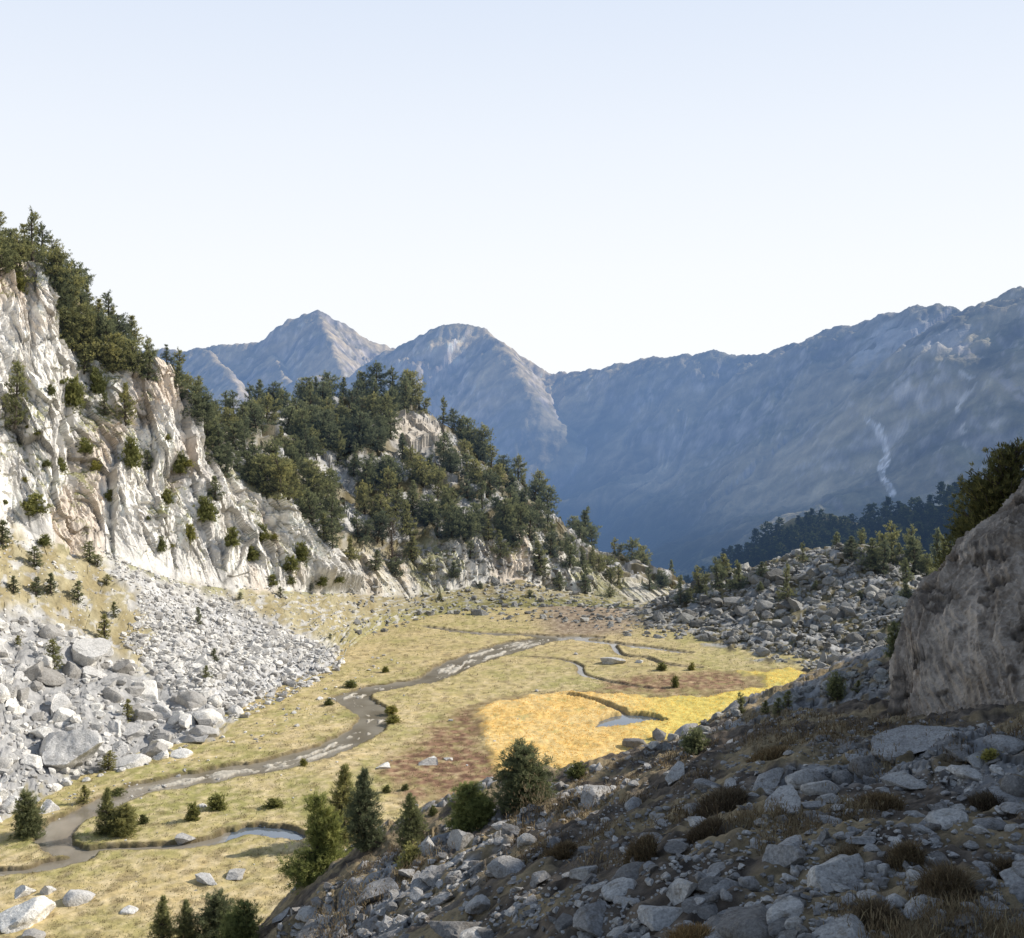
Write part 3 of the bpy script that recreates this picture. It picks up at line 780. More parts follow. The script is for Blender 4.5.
c = c * np.clip(1 + .42 * rib + .25 * fn, .45, 1.6)[..., None]
wood = np.maximum(sstep(-20, -150, Z + 60 * bn) * sstep(-.25, .2, fn + .4 * bn), 1.3 * sstep(-60, -140, Z))
c = mix(c, np.array([.03, .042, .022]), (wood * .75)[..., None])
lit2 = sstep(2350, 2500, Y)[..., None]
c = mix(c, c * np.array([1.75, 1.6, 1.4]), lit2)  # farther peaks brightened and warmed: sunlit tone put into the colour
gully = [(868, 420), (876, 428), (884, 442), (888, 455), (880, 468), (884, 480), (893, 494)]
gd, gt = polydist(px_ + 3 * fn, py_, gully)
c = mix(c, np.array([.95, .90, .85]), (sstep(4.2, 2.6, gd + 1.6 * fn) * (Y < 2300) * (.35 + .65 * sstep(-.15, .15, fbm2(X / 9., Y / 9., 2))))[..., None])
gully2 = [(962, 372), (975, 380), (966, 395), (958, 408), (964, 425), (966, 445)]
gd, gt = polydist(px_ + 4 * fn, py_, gully2)
c = mix(c, np.array([.72, .66, .58]), (sstep(4, 2, gd + 2 * fn) * (Y < 2300) * sstep(-.15, .15, fn + .3 * bn + .4 * rib))[..., None])
gully3 = [(955, 345), (985, 362), (1010, 385), (1024, 398)]
gd, gt = polydist(px_ + 6 * fn, py_, gully3)
c = mix(c, np.array([.52, .45, .38]), (sstep(8, 3, gd + 2 * fn) * (Y < 2300) * sstep(-.15, .15, fn + .3 * bn + .4 * rib))[..., None])
pale = polymask(px_ + 14 * fn, py_ + 10 * bn, [(852, 350), (880, 322), (935, 314), (968, 325), (960, 350), (915, 352), (880, 365), (858, 385)], 10)
c = mix(c, np.array([.62, .60, .58]), (pale * (Y < 2400) * .8 * sstep(-.5, .35, rib + .5 * fn))[..., None])
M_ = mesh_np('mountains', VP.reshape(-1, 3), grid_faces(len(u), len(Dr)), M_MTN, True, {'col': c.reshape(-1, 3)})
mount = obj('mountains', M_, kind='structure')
bpy.context.view_layer.update()
# ------------------------------------------------------------------ where things stand
def cast_px(px, py, objs):
    o = Vector((0, 0, EYE)); d = Vector(((px - 512) / F, 1, -(py - YH) / F)).normalized()
    best = None
    for ob in objs:
        ok, loc, nrm, _ = ob.ray_cast(o, d)
        if ok and loc.y > 1 and (best is None or loc.y < best[0].y): best = (loc.copy(), nrm.copy(), ob)
    return best


def cast_down(x, y, objs):
    best = None
    for ob in objs:
        ok, loc, nrm, _ = ob.ray_cast(Vector((x, y, 900)), Vector((0, 0, -1)))
        if ok and (best is None or loc.z > best[0].z): best = (loc.copy(), nrm.copy(), ob)
    return best


LAND = [valley, hill, outcrop, side]

# ------------------------------------------------------------------ foliage
def cards(cen, outw, tint, n, ln, wd, r, up=.5, spread=.9):
    m = len(cen)
    c = np.repeat(cen, n, 0); o = np.repeat(outw, n, 0); t = np.repeat(tint, n)
    d = r.normal(size=(m * n, 3)) * spread * .75 + o * .8; d[:, 2] += up
    d /= np.linalg.norm(d, axis=1)[:, None] + 1e-9
    s = np.cross(d, r.normal(size=(m * n, 3))); s /= np.linalg.norm(s, axis=1)[:, None] + 1e-9
    L_ = ln * r.uniform(.6, 1.25, (m * n, 1)); w_ = wd * r.uniform(.7, 1.3, (m * n, 1))
    b = c + r.normal(size=(m * n, 3)) * ln * .22
    V = np.stack([b - d * L_ * .25, b + s * w_ * .5 + d * L_ * .2, b + d * L_ * .8, b - s * w_ * .5 + d * L_ * .2], 1).reshape(-1, 3)
    Fq = np.arange(m * n * 4).reshape(-1, 4)
    T = np.repeat(np.clip(t + r.normal(size=m * n) * .10, 0, 1), 4)
    return V, Fq, T


def tube(pts, rad, k=6):
    pts = np.asarray(pts, float); n = len(pts)
    V = []; Fq = []
    for i in range(n):
        d = pts[min(i + 1, n - 1)] - pts[max(i - 1, 0)]; d /= np.linalg.norm(d) + 1e-9
        a = np.cross(d, [.31, .95, .05]); a /= np.linalg.norm(a) + 1e-9; b = np.cross(d, a)
        for j in range(k):
            t = 2 * math.pi * j / k
            V.append(pts[i] + rad[i] * (a * math.cos(t) + b * math.sin(t)))
    for i in range(n - 1):
        for j in range(k):
            j2 = (j + 1) % k
            Fq.append((i * k + j, i * k + j2, (i + 1) * k + j2, (i + 1) * k + j))
    return np.array(V), np.array(Fq)


def join(parts):
    Vs, Fs, Ts, n = [], [], [], 0
    for p in parts:
        Vs.append(p[0]); Fs.append(p[1] + n); n += len(p[0])
        if len(p) > 2: Ts.append(p[2])
    return np.concatenate(Vs), np.concatenate(Fs), (np.concatenate(Ts) if Ts else None)


def pine(seed, H, R, base, nlev, shape, sp, ln, wd, nc, mat, nb=(4, 6), lean=.03, fill=1., bark=None, dead=False, tops=1):
    """a mountain pine: curved trunk with limbs, crown of needle tufts along every branch"""
    r = np.random.default_rng(seed)
    tparts = []; cen = []; outw = []; tin = []
    for top in range(tops):
        off = np.array([0, 0, 0.]) if top == 0 else np.array([r.uniform(-.5, .5) * R, r.uniform(-.5, .5) * R, 0])
        h = H * (1 if top == 0 else r.uniform(.6, .85))
        lx, ly = r.normal(size=2) * lean * h
        bend = r.normal(size=2) * .03 * h
        def tp(t): return np.array([off[0] * t ** .5 + lx * t + bend[0] * math.sin(t * 3.), off[1] * t ** .5 + ly * t + bend[1] * math.sin(t * 2.6), h * t - .35 * (t == 0)])
        ts = np.linspace(0, .97, 9)
        tparts.append(tube([tp(t) for t in ts], [.026 * h * (1 - t) ** .8 + .006 * h for t in ts], 7))
        for li in range(nlev):
            t = base + (1 - base) * (li + r.uniform(-.4, .4)) / nlev
            t = min(max(t, .02), .985)
            q = min(max((t - base) / (1 - base), 0.), 1.)
            if shape == 'cone': pr = (1 - q) ** .75 * min(1, .55 + q * 3.)
            elif shape == 'round': pr = math.sqrt(max(0., 1 - (2 * max(q, .02) - .85) ** 2 / 1.35)) * (1 - .35 * q)
            elif shape == 'bush': pr = math.sqrt(max(0., 1 - q ** 2.2)) * (.75 + .25 * r.random())
            else: pr = (1 - q ** 1.6) * (.6 + .5 * math.sin(q * 7 + seed)) + .15
            for k in range(r.integers(nb[0], nb[1] + 1)):
                az = r.uniform(0, 2 * math.pi)
                Lb = R * max(pr, .05) * r.uniform(.55, 1.18)
                if r.random() < .07: Lb *= .4
                el = -.14 + .8 * q + r.normal() * .22
                dr = np.array([math.cos(az) * math.cos(el), math.sin(az) * math.cos(el), math.sin(el)])
                side_ = np.array([-math.sin(az), math.cos(az), 0])
                o = tp(t)
                bt = r.normal() * .13
                if Lb > .25 * R: tparts.append(tube([o, o + dr * Lb * .5, o + dr * Lb * .92 + np.array([0, 0, .10 * Lb])], [.008 * h * (1.2 - q), .005 * h, .002 * h], 4))
                npt = max(2, int(Lb / sp * fill))
                for j in range(npt):
                    s = (.22 + .80 * (j + r.random()) / npt) if not dead else r.uniform(.3, 1.)
                    lat = r.normal() * .34 * Lb * (1.1 - .55 * s)
                    cen.append(o + dr * Lb * s + side_ * lat + np.array([0, 0, .14 * Lb * s * s + r.normal() * (sp * .3 + .05 * Lb)]))
                    outw.append(dr); tin.append(.05 + .52 * s + .22 * q + bt + r.normal() * .08)  # inner tufts darker, outer and upper ones lighter: shading put into the tint
        for j in range(3): cen.append(tp(.97) + r.normal(size=3) * sp * .2); outw.append(np.array([0, 0, 1.])); tin.append(.6)
    Vc = cards(np.array(cen), np.array(outw), np.array(tin), nc, ln, wd, r)
    tv = join(tparts)
    return mesh_np('trunk', tv[0], tv[1], bark or M_BARK, True), mesh_np('crown', Vc[0], Vc[1], mat, False, {'tint': Vc[2]})


class Kind:
    def __init__(s, H, W_, pair): s.H, s.W, s.pair = H, W_, pair


def mk(seed, H, R, *a, **k):
    p = pine(seed, H, R, *a, **k)
    co_ = np.empty(len(p[1].vertices) * 3, np.float32); p[1].vertices.foreach_get('co', co_); co_ = co_.reshape(-1, 3)
    return Kind(np.percentile(co_[:, 2], 99.7), 2 * np.percentile(np.hypot(co_[:, 0], co_[:, 1]), 96), p)


FOREST = [mk(11 + i, 8.5, 2.5 + .3 * i, .05, 20, 'cone', .30, .48, .10, 10, M_PINE, nb=(5, 7), lean=.05) for i in range(2)] + \
         [mk(31 + i, 8, 3.1 + .3 * (i % 2), .10, 13, 'odd', .27, .47, .095, 10, M_PINE, nb=(4, 7), tops=1 + i % 2, lean=.09) for i in range(4)] + \
         [mk(51 + i, 7.5, 3.2 + .25 * (i % 3), .17, 12, 'round', .27, .47, .095, 10, M_PINE, nb=(4, 7), tops=1 + i % 2, lean=.09) for i in range(5)]
YOUNG = [mk(71 + i, 3.5, 1.0, .02, 15, 'cone' if i % 2 else 'bush', .17, .24, .06, 9, M_PINE) for i in range(4)]
NEAR_CONE = [mk(81 + i, 4.5, 1.4 + .2 * i, .03, 30, 'cone', .14, .25, .028, 14, M_PINE, nb=(7, 9)) for i in range(3)]
NEAR_BUSH = [mk(91 + i, 3., 1.35, .02, 20, 'bush', .125, .23, .028, 14, M_PINE, nb=(7, 9), tops=2 + i) for i in range(2)]
NEAR_BROAD = [mk(96, 4., 1.9, .03, 26, 'odd', .15, .26, .030, 14, M_PINE_LIGHT, nb=(6, 8), tops=3)]
LIGHT_BUSH = [mk(98, 3., 1.35, .02, 20, 'bush', .125, .23, .028, 14, M_PINE_LIGHT, nb=(7, 9), tops=3)]
SHRUB = [mk(101 + i, 1., .75, .02, 8, 'bush', .10, .17, .05, 8, M_SHRUB, nb=(5, 7), tops=2) for i in range(3)]
DARKSHRUB = [mk(111 + i, 1., .8, .02, 9, 'bush', .085, .13, .03, 9, M_PINE, nb=(6, 8), tops=2) for i in range(2)]
DEAD = [mk(121, 7, 2., .12, 14, 'odd', .5, .55, .07, 6, M_DEAD, dead=True)]
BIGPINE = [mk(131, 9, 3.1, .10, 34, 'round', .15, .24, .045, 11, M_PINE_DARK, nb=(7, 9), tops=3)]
RIDGE = []
for i in range(4):
    k_ = mk(141 + i, 9, 2.3 + .3 * i, .05, 13, ('round', 'round', 'odd', 'cone')[i], .6, .8, .30, 7, M_PINE_FAR)
    RIDGE.append(k_)

todo = []            # (kind, object, px, py, w, h, zone) of everything that still needs its own label
marks = []           # things one can find in the photo, for saying where the others stand


def add_plant(name, kind, loc, s, sw=1., label=None, cat=None, group=None, zone=None, single=False, rz=None):
    rz = random.uniform(0, 6.28) if rz is None else rz
    e = bpy.data.objects.new(name, kind.pair[1] if single else None); COL.objects.link(e)
    e.location = loc; e.rotation_euler = (0, 0, rz); e.scale = (s * sw, s * sw, s)
    e['category'] = cat or name.replace('_', ' ')
    if label: e['label'] = label
    if group: e['group'] = group
    if not single:
        for nm, me in zip(('trunk', 'crown'), kind.pair):
            o = bpy.data.objects.new(nm, me); COL.objects.link(o); o.parent = e
    D = loc[1]; px = 512 + loc[0] / D * F; py = YH + (EYE - loc[2]) / D * F
    h = s * kind.H * F / D
    if label is None: todo.append((name, e, px, py - h / 2, kind.W * s * sw * F / D, h, zone))
    return e


def plant_px(name, kinds, px, pyb, h, w=None, D=None, label=None, cat=None, group=None, zone=None, mark=None, objs=None):
    kind = random.choice(kinds)
    if D is None:
        hit = cast_px(px, pyb - 1, objs or LAND)
        if hit is None: return None
        loc = hit[0]
    else:
        g = cast_down((px - 512) / F * D, D, objs or [valley, hill, side]); loc = g[0]
        h = pyb_h = h + max(0, (YH + (EYE - loc.z) / loc.y * F) - pyb)
    s = h / F * loc.y / kind.H
    sw = 1. if w is None else np.clip((w / F * loc.y) / (kind.W * s), .55, 1.9)
    loc = loc - Vector((0, 0, .04 * kind.H * s))
    if mark: marks.append((mark, px, pyb - h / 2))
    return add_plant(name, kind, loc, s, sw, label, cat, group, zone)


GP = 'pines and bushes on the valley floor'
# the trees one notices first
plant_px('pine_tree', NEAR_CONE[:1], 343, 842, 78, 40, label='tall narrow dark green pine, one of a close pair by the pool edge', group=GP, mark='close pair of pines')
plant_px('pine_tree', NEAR_CONE[1:2], 367, 848, 82, 40, label='slightly taller twin of the close pine pair, nearer the grey slope', group=GP)
plant_px('pine_tree', NEAR_BROAD, 320, 872, 78, 72, label='broad yellow-green pine with several tops in front of the pine pair', group=GP, mark='broad yellow-green pine')
plant_px('pine_tree', NEAR_BUSH, 524, 803, 61, 62, label='wide dark bushy pine standing before the golden sedge', group=GP, mark='wide dark pine before the sedge')
plant_px('pine_tree', NEAR_CONE[2:], 412, 846, 53, 32, label='small cone-shaped pine just behind the crest between pine pair and round bush', group=GP, mark='small cone-shaped pine')
plant_px('pine_bush', LIGHT_BUSH, 470, 824, 41, 50, label='low round green pine bush behind the stony crest', cat='bush', group=GP, mark='low round pine bush')
plant_px('pine_bush', DARKSHRUB, 410, 866, 23, 30, label='small dark rounded bush alone on the shaded slope', cat='bush', group=GP, mark='dark bush on the shaded slope')
plant_px('pine_tree', NEAR_CONE[:1], 163, 950, 54, 27, label='lower left pine of the clump cut by the picture edge', group=GP)
plant_px('pine_tree', NEAR_CONE[1:2], 183, 950, 50, 25, label='narrow dark pine, second in the clump at the bottom edge', group=GP)
plant_px('pine_bush', NEAR_BUSH, 216, 946, 54, 46, label='dense dark pine bush in the middle of the bottom edge clump', cat='bush', group=GP, mark='pine clump at the bottom edge')
plant_px('pine_bush', LIGHT_BUSH, 243, 952, 50, 42, label='bright yellow-green pine bush beside the dark one at the bottom edge', cat='bush', group=GP)
plant_px('pine_tree', NEAR_CONE[:1], 107, 834, 46, 24, label='small upright pine on the grass tongue inside the stream bend', group=GP, mark='pine on the grass tongue')
plant_px('pine_bush', NEAR_BUSH, 124, 834, 29, 30, label='bushy low pine leaning against the upright one on the grass tongue', cat='bush', group=GP)
plant_px('pine_bush', YOUNG, 83, 803, 18, 20, label='small bush on the stream bank below the boulder field', cat='bush', group=GP)
plant_px('pine_tree', NEAR_BUSH[:1], 27, 836, 46, 30, label='stout dark pine at the boulder field edge beside the white rock', group=GP, mark='stout pine by the white rock')
plant_px('pine_bush', YOUNG, 108, 771, 20, 17, label='little dark bush tucked under the end of the biggest boulder', cat='bush', group=GP)
for a in [(192, 821, 18, 15, 'thin green shrub on the meadow beside a small grey stone'), (219, 810, 16, 20, 'spreading olive shrub behind a small stone on the meadow'), (329, 706, 7, 10, 'tiny green shrub on the grass across the stream bend'),
          (386, 673, 6, 8, 'tiny dark shrub on the far bank of the upper stream'), (661, 671, 8, 11, 'small dark shrub on the brown heath beside the lone boulder'), (692, 671, 8, 8, 'small dark shrub farthest along the brown heath'),
          (676, 688, 12, 9, 'small green shrub at the lower rim of the brown heath'), (387, 793, 7, 10, 'small dark tuft of shrub below the white meadow stones'), (405, 791, 6, 9, 'smaller shrub next to the dark tuft below the meadow stones'),
          (433, 815, 9, 10, 'little shrub between the cone-shaped pine and the round bush'), (392, 713, 7, 16, 'dark eroded bank block over the stream bend, upper one'), (394, 723, 7, 17, 'dark eroded bank block over the stream bend, lower one'),  # dark eroded bank blocks by the stream, built with shrub foliage
          (352, 688, 7, 18, 'dark eroded bank block where the stream first turns toward us'), (120, 797, 8, 18, 'brown shrub clump on the near stream bank'), (342, 786, 5, 7, 'tiny shrub beside the stream opposite the sand bar'),
          (303, 766, 7, 9, 'small dark shrub standing at the stream edge on the sand bar'), (142, 824, 9, 12, 'low shrub at the tip of the grass tongue'), (272, 808, 9, 22, 'sprawling dry shrub on the meadow near the pool')]:
    plant_px('shrub', SHRUB, a[0], a[1], a[2], a[3], label=a[4], group='shrubs scattered over the meadow')
# bushes on the talus slope
GS = 'small pines on the talus slope'
for x, y, h, w in [(3, 548, 28, 20), (34, 567, 21, 17), (90, 562, 21, 16), (97, 567, 12, 12), (13, 593, 17, 13), (36, 596, 19, 14), (51, 594, 21, 15), (78, 602, 21, 14), (106, 586, 11, 12), (114, 618, 16, 10),
                   (104, 642, 28, 15), (54, 668, 29, 18), (18, 647, 11, 9), (198, 625, 18, 8), (215, 662, 13, 10), (207, 679, 13, 22), (128, 722, 23, 13), (280, 598, 11, 8), (310, 591, 10, 9), (240, 600, 7, 8), (330, 640, 6, 6)]:
    plant_px('young_pine', YOUNG, x, y, h, w, cat='young pine', group=GS, zone='talus slope')
GL = 'bushes rooted on the cliff'
for x, y, h, w in [(15, 422, 62, 24), (37, 512, 18, 28), (85, 452, 14, 16), (131, 463, 26, 20), (167, 503, 14, 14), (205, 518, 22, 24), (72, 404, 28, 22), (96, 393, 26, 20), (126, 424, 42, 20), (60, 338, 12, 10), (20, 290, 18, 14), (148, 470, 20, 14),
                   (190, 540, 16, 14), (232, 545, 18, 16), (250, 560, 14, 18), (262, 540, 16, 14), (215, 500, 24, 18), (110, 500, 10, 12), (60, 470, 12, 14), (160, 550, 14, 12), (290, 570, 14, 16), (180, 470, 20, 16), (300, 560, 18, 16), (45, 545, 10, 14), (105, 415, 22, 16), (84, 372, 24, 18), (50, 395, 10, 10), (95, 470, 9, 12), (272, 585, 10, 14), (320, 585, 12, 14)]:
    plant_px('cliff_bush', YOUNG if h > 1.3 * w else SHRUB, x, y, h, w, cat='bush', group=GL, zone='cliff', objs=[side])
rc = random.Random(77)
for t in range(16):
    x = rc.uniform(-5, 345); y = rc.uniform(np.interp(x, [0, 60, 130, 220, 345], [330, 370, 400, 480, 565]), np.interp(x, [0, 60, 130, 220, 345], [510, 535, 560, 580, 590]))
    w = rc.uniform(5, 15)
    plant_px('cliff_bush', SHRUB, x, y, w * rc.uniform(.4, .65), w, cat='bush', group=GL, zone='cliff', objs=[side])
# trees around the moraine, right
GM = 'pines around the boulder moraine'
for a in [(745, 562, 28, 22, 'pine with a spreading top, taller of two on the moraine crest', 'spreading pine on the moraine crest'), (739, 589, 29, 24, 'bushy pine just below the spreading one on the moraine', None), (718, 589, 32, 20, 'dark pine at the low end of the moraine', 'dark pine at the low end of the moraine'),
          (775, 558, 22, 13, 'single slim pine standing clear on the moraine skyline', 'slim pine on the moraine skyline'), (788, 600, 38, 22, 'dark pine among boulders in the middle of the moraine slope', 'dark pine amid the moraine'), (822, 547, 12, 9, 'tiny pine on the moraine top, first of two', None),
          (836, 548, 16, 9, 'tiny pine on the moraine top, second and taller', None), (889, 562, 41, 28, 'tall pale green pine on the moraine top', 'tall pine on the moraine top'), (882, 574, 34, 24, 'shorter pine in front of the tall one on the moraine top', None),
          (907, 582, 24, 14, 'slim dark pine beside the outcrop end of the moraine', None), (946, 588, 54, 28, 'tall pine rising right beside the big outcrop', 'tall pine beside the outcrop'), (926, 578, 24, 18, 'small pine between the moraine and the tall outcrop pine', None),
          (896, 662, 40, 22, 'dark pine in the hollow under the outcrop', 'dark pine under the outcrop'), (838, 701, 29, 20, 'green bushy pine on the rocks above the shaded hollow', 'bushy pine above the hollow'), (741, 714, 22, 13, 'small upright pine at the rocky edge of the golden sedge', 'small pine at the sedge edge'),
          (778, 714, 16, 12, 'little dark pine beside the sedge edge shrub', None), (788, 707, 16, 12, 'little pine a step higher on the rocks above the sedge', None), (858, 694, 13, 26, 'wide low bush beside the bushy pine above the hollow', None), (765, 713, 12, 18, 'round olive bush between two little pines at the sedge edge', None)]:
    plant_px('pine_tree', FOREST if a[2] > 20 else YOUNG, a[0], a[1], a[2], a[3], label=a[4], group=GM, mark=a[5], objs=[valley, side, hill])
for x, y, h, w, D in [(862, 552, 18, 14, 182), (912, 556, 32, 22, 190), (965, 590, 36, 26, 150), (935, 552, 26, 22, 210), (958, 560, 30, 24, 200), (900, 566, 16, 14, 184), (850, 552, 8, 8, 182), (815, 590, 9, 9, None), (705, 600, 16, 14, None), (690, 602, 14, 12, None), (760, 592, 10, 9, None), (860, 600, 9, 9, None), (700, 592, 26, 20, None), (803, 562, 20, 15, None), (852, 560, 24, 20, None), (870, 570, 32, 24, None), (914, 574, 38, 28, None), (726, 578, 24, 20, None), (760, 580, 18, 16, None), (680, 606, 22, 18, None), (905, 600, 22, 18, None)]:
    plant_px('pine_tree', FOREST[:6], x, y, h, w, D=D, group=GM, zone='moraine', objs=[valley, side])
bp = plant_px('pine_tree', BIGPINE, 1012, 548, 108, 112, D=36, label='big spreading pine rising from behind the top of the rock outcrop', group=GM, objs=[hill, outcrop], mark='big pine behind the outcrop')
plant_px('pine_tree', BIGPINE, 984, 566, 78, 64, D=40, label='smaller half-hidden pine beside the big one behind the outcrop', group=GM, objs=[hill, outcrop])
plant_px('shrub', DARKSHRUB, 697, 752, 24, 32, label='dark round shrub on the stony crest of the shaded hillside', group='shrubs on the shaded hillside', mark='dark shrub on the crest')
plant_px('shrub', SHRUB, 990, 640 + 120, 10, 24, label='sparse low shrub at the foot of the outcrop', group='shrubs on the shaded hillside')
plant_px('shrub', SHRUB, 578, 776, 13, 24, label='small leafy shrub on the crest beside the wide dark pine', group='shrubs on the shaded hillside')

# the forest on the cliff top and the knoll
nv_, nu_ = SIDE_P.shape[:2]
pxs, pys = to_px(SIDE_P)
def row_of(v): return int(np.argmin(np.abs(SIDE_V - v)))
def col_of(s): return int(np.argmin(np.abs(SIDE_U - s)))
placed = []
def forest_tree(s, v, hm, kinds, zone, group, gap, sw=None):
    i, j = row_of(v), col_of(s)
    p = SIDE_P[i, j]
    x, y = pxs[i, j], pys[i, j]
    for q in placed:
        if math.hypot(q[0] - x, (q[1] - y) * 1.15) < gap: return False
    placed.append((x, y))
    k = random.choice(kinds); sc_ = hm / k.H
    add_plant('pine_tree', k, Vector(p) - Vector((0, 0, .3)), sc_, sw or random.uniform(.85, 1.2), cat='pine tree', group=group, zone=zone)
    return True

GC = 'pines along the top of the cliff'; GK = 'pines of the wooded knoll'
r = random.Random(5)
n = 0
for t in range(900):
    s = r.uniform(-60, 262); v = 2.93 + .6 * r.random() ** 1.7
    hm = r.uniform(5.0, 8.0) * np.interp(s, [-60, 60, 170, 200, 262], [1.05, 1.0, 1.0, .85, .8])
    if forest_tree(s, v, hm, FOREST[1:], 'cliff top', GC, 11.5): n += 1
    if n >= 82: break
bare_spots = [(416, 428, 24, 17), (440, 437, 14, 14), (425, 448, 18, 10)]
n = 0
for t in range(6000):
    s = r.uniform(240, 690); v = 2.55 + 1.5 * r.random() if s > 330 else 3. + 1.05 * r.random()
    i, j = row_of(v), col_of(s); x, y = pxs[i, j], pys[i, j]
    if any(((x - a) / b_) ** 2 + ((y - 2 - c_) / d_) ** 2 < 1 or ((x - a) / b_) ** 2 + ((y - 16 - c_) / d_) ** 2 < .8 for a, c_, b_, d_ in bare_spots): continue
    lowlim = np.interp(x, [300, 340, 400, 470, 540, 600, 690], [560, 552, 548, 540, 556, 585, 600])
    if y > lowlim: continue
    dens = fbm2(np.array([x * .03]), np.array([y * .03]), 2)[0]
    if dens < -.12 and y > 440: continue
    hm = r.uniform(4.7, 8.0) * np.interp(x, [300, 480, 690], [1., 1., .86]) * np.interp(y, [410, 560], [1., .85])
    if forest_tree(s, v, hm, FOREST + FOREST[2:], 'knoll', GK, 11.2): n += 1
    if n >= 155: break
for x, y, h, w in [(500, 560, 30, 22), (540, 575, 34, 26), (470, 560, 20, 18), (455, 578, 16, 16), (560, 590, 18, 16), (430, 572, 14, 18), (395, 575, 18, 22), (412, 560, 24, 20), (515, 545, 26, 22), (585, 594, 20, 16), (610, 598, 14, 12), (480, 590, 8, 10), (440, 600, 7, 8), (530, 598, 8, 10), (375, 570, 20, 24), (350, 560, 24, 22)]:
    plant_px('pine_tree', FOREST[:6], x, y, h, w, group=GK, zone='knoll foot', objs=[side])
plant_px('dead_tree', DEAD, 393, 565, 46, 26, label='bare grey-brown dead pine among the green ones on the knoll', cat='dead tree', mark='dead grey pine', objs=[side])
plant_px('dead_tree', DEAD, 562, 520, 22, 12, label='thin bare dead pine poking above the lower knoll forest', cat='dead tree', objs=[side])
# far wooded ridge
gr = 'hazy pines of the far wooded ridge'
cnt = 0
fr_pos = []
for t in range(4000):
    k = r.random()
    px = r.uniform(655, 1010); lo = np.interp(px, [655, 690, 740, 790, 830, 870, 905, 960, 1010], [612, 592, 565, 535, 524, 532, 519, 507, 496])
    py = lo + (r.random() ** 1.5) * 62 - 3
    hit = cast_px(px, py, [far_ground])
    if hit is None or hit[0].y > 700 or hit[0].y < 330: continue
    if any(math.hypot(px - a, (py - b) * 1.3) < 6.8 for a, b in fr_pos): continue
    if math.hypot((px - 842) / 20, (py - 522) / 7) < 1: continue
    fr_pos.append((px, py))
    k = r.choice(RIDGE)
    add_plant('ridge_pine', k, hit[0] - Vector((0, 0, .4)), r.uniform(5.5, 10.5) / k.H, r.uniform(1.15, 1.75), label='dark blue-green pine in the hazy wood on the far ridge', cat='pine tree', group=gr, single=True)
    cnt += 1
    if cnt >= 230: break
print('trees', len(placed), cnt)
# ------------------------------------------------------------------ rocks
import bmesh
_ico = {}
def ico(sub):
    if sub not in _ico:
        bm = bmesh.new(); bmesh.ops.create_icosphere(bm, subdivisions=sub, radius=1)
        _ico[sub] = (np.array([v.co[:] for v in bm.verts]), np.array([[v.index for v in f.verts] for f in bm.faces])); bm.free()
    return _ico[sub]


def rock_np(seed, sub, cuts=9, rough=.05, round_=0.):
    r = np.random.default_rng(seed)
    V, Fc = ico(sub); V = V.copy()
    if seed % 2: V = np.sign(V) * np.abs(V) ** r.uniform(.42, .62)
    V[:, 0] *= r.uniform(1.0, 1.2)
    for _ in range(cuts):
        n = r.normal(size=3); n /= np.linalg.norm(n)
        d = r.uniform(.38, .78) + round_ * .2
        e = V @ n - d
        V -= np.maximum(e, 0)[:, None] * n * (.97 if round_ == 0 else .7)
    if sub >= 3:
        V += V * (rough * 1.6 * fbm3(V, 1.6, 4, off=seed * 3.1)[:, None]) + .025 * fbm3(V, 6., 2, off=seed)[:, None] * V
    else:
        V += V * r.normal(size=(len(V), 1)) * .05
    h = (V.max(0) - V.min(0)) / 2; c = (V.max(0) + V.min(0)) / 2
    return (V - c) / h, Fc


ROCKV = [rock_np(200 + i, 4, cuts=8 + i % 6, round_=(.0 if i % 4 else .6)) for i in range(14)]
BIGV = [rock_np(240 + i, 5, cuts=9 + i, rough=.06) for i in range(4)]
SMALL2 = [rock_np(260 + i, 2, cuts=7) for i in range(12)]
SMALL1 = [rock_np(280 + i, 1, cuts=5) for i in range(12)]
_rock_me = {}
def rock_mesh(lst, tag, i, mat):
    k = (tag, i, mat.name)
    if k not in _rock_me:
        _rock_me[k] = mesh_np('boulder', lst[i][0], lst[i][1], mat, True); _rock_me[k].set_sharp_from_angle(angle=math.radians(24))
    return _rock_me[k]


cand = []      # every stone: (px, py, w px, h px, loc, size xyz, zone, label)
def stone(px, py, w, h, zone, label=None, mark=None, objs=LAND, depth=None):
    hit = cast_px(px, py + h * .30, objs)
    if hit is None: return
    loc, nrm, ob = hit
    D = loc.y
    sx = w / F * D / 2; sz = h / F * D / 2
    sy = depth or (sx * random.uniform(.6, 1.0))
    if mark: marks.append((mark, px, py))
    cand.append((px, py, w, h, loc, (sx, sy, sz), zone, label, nrm))


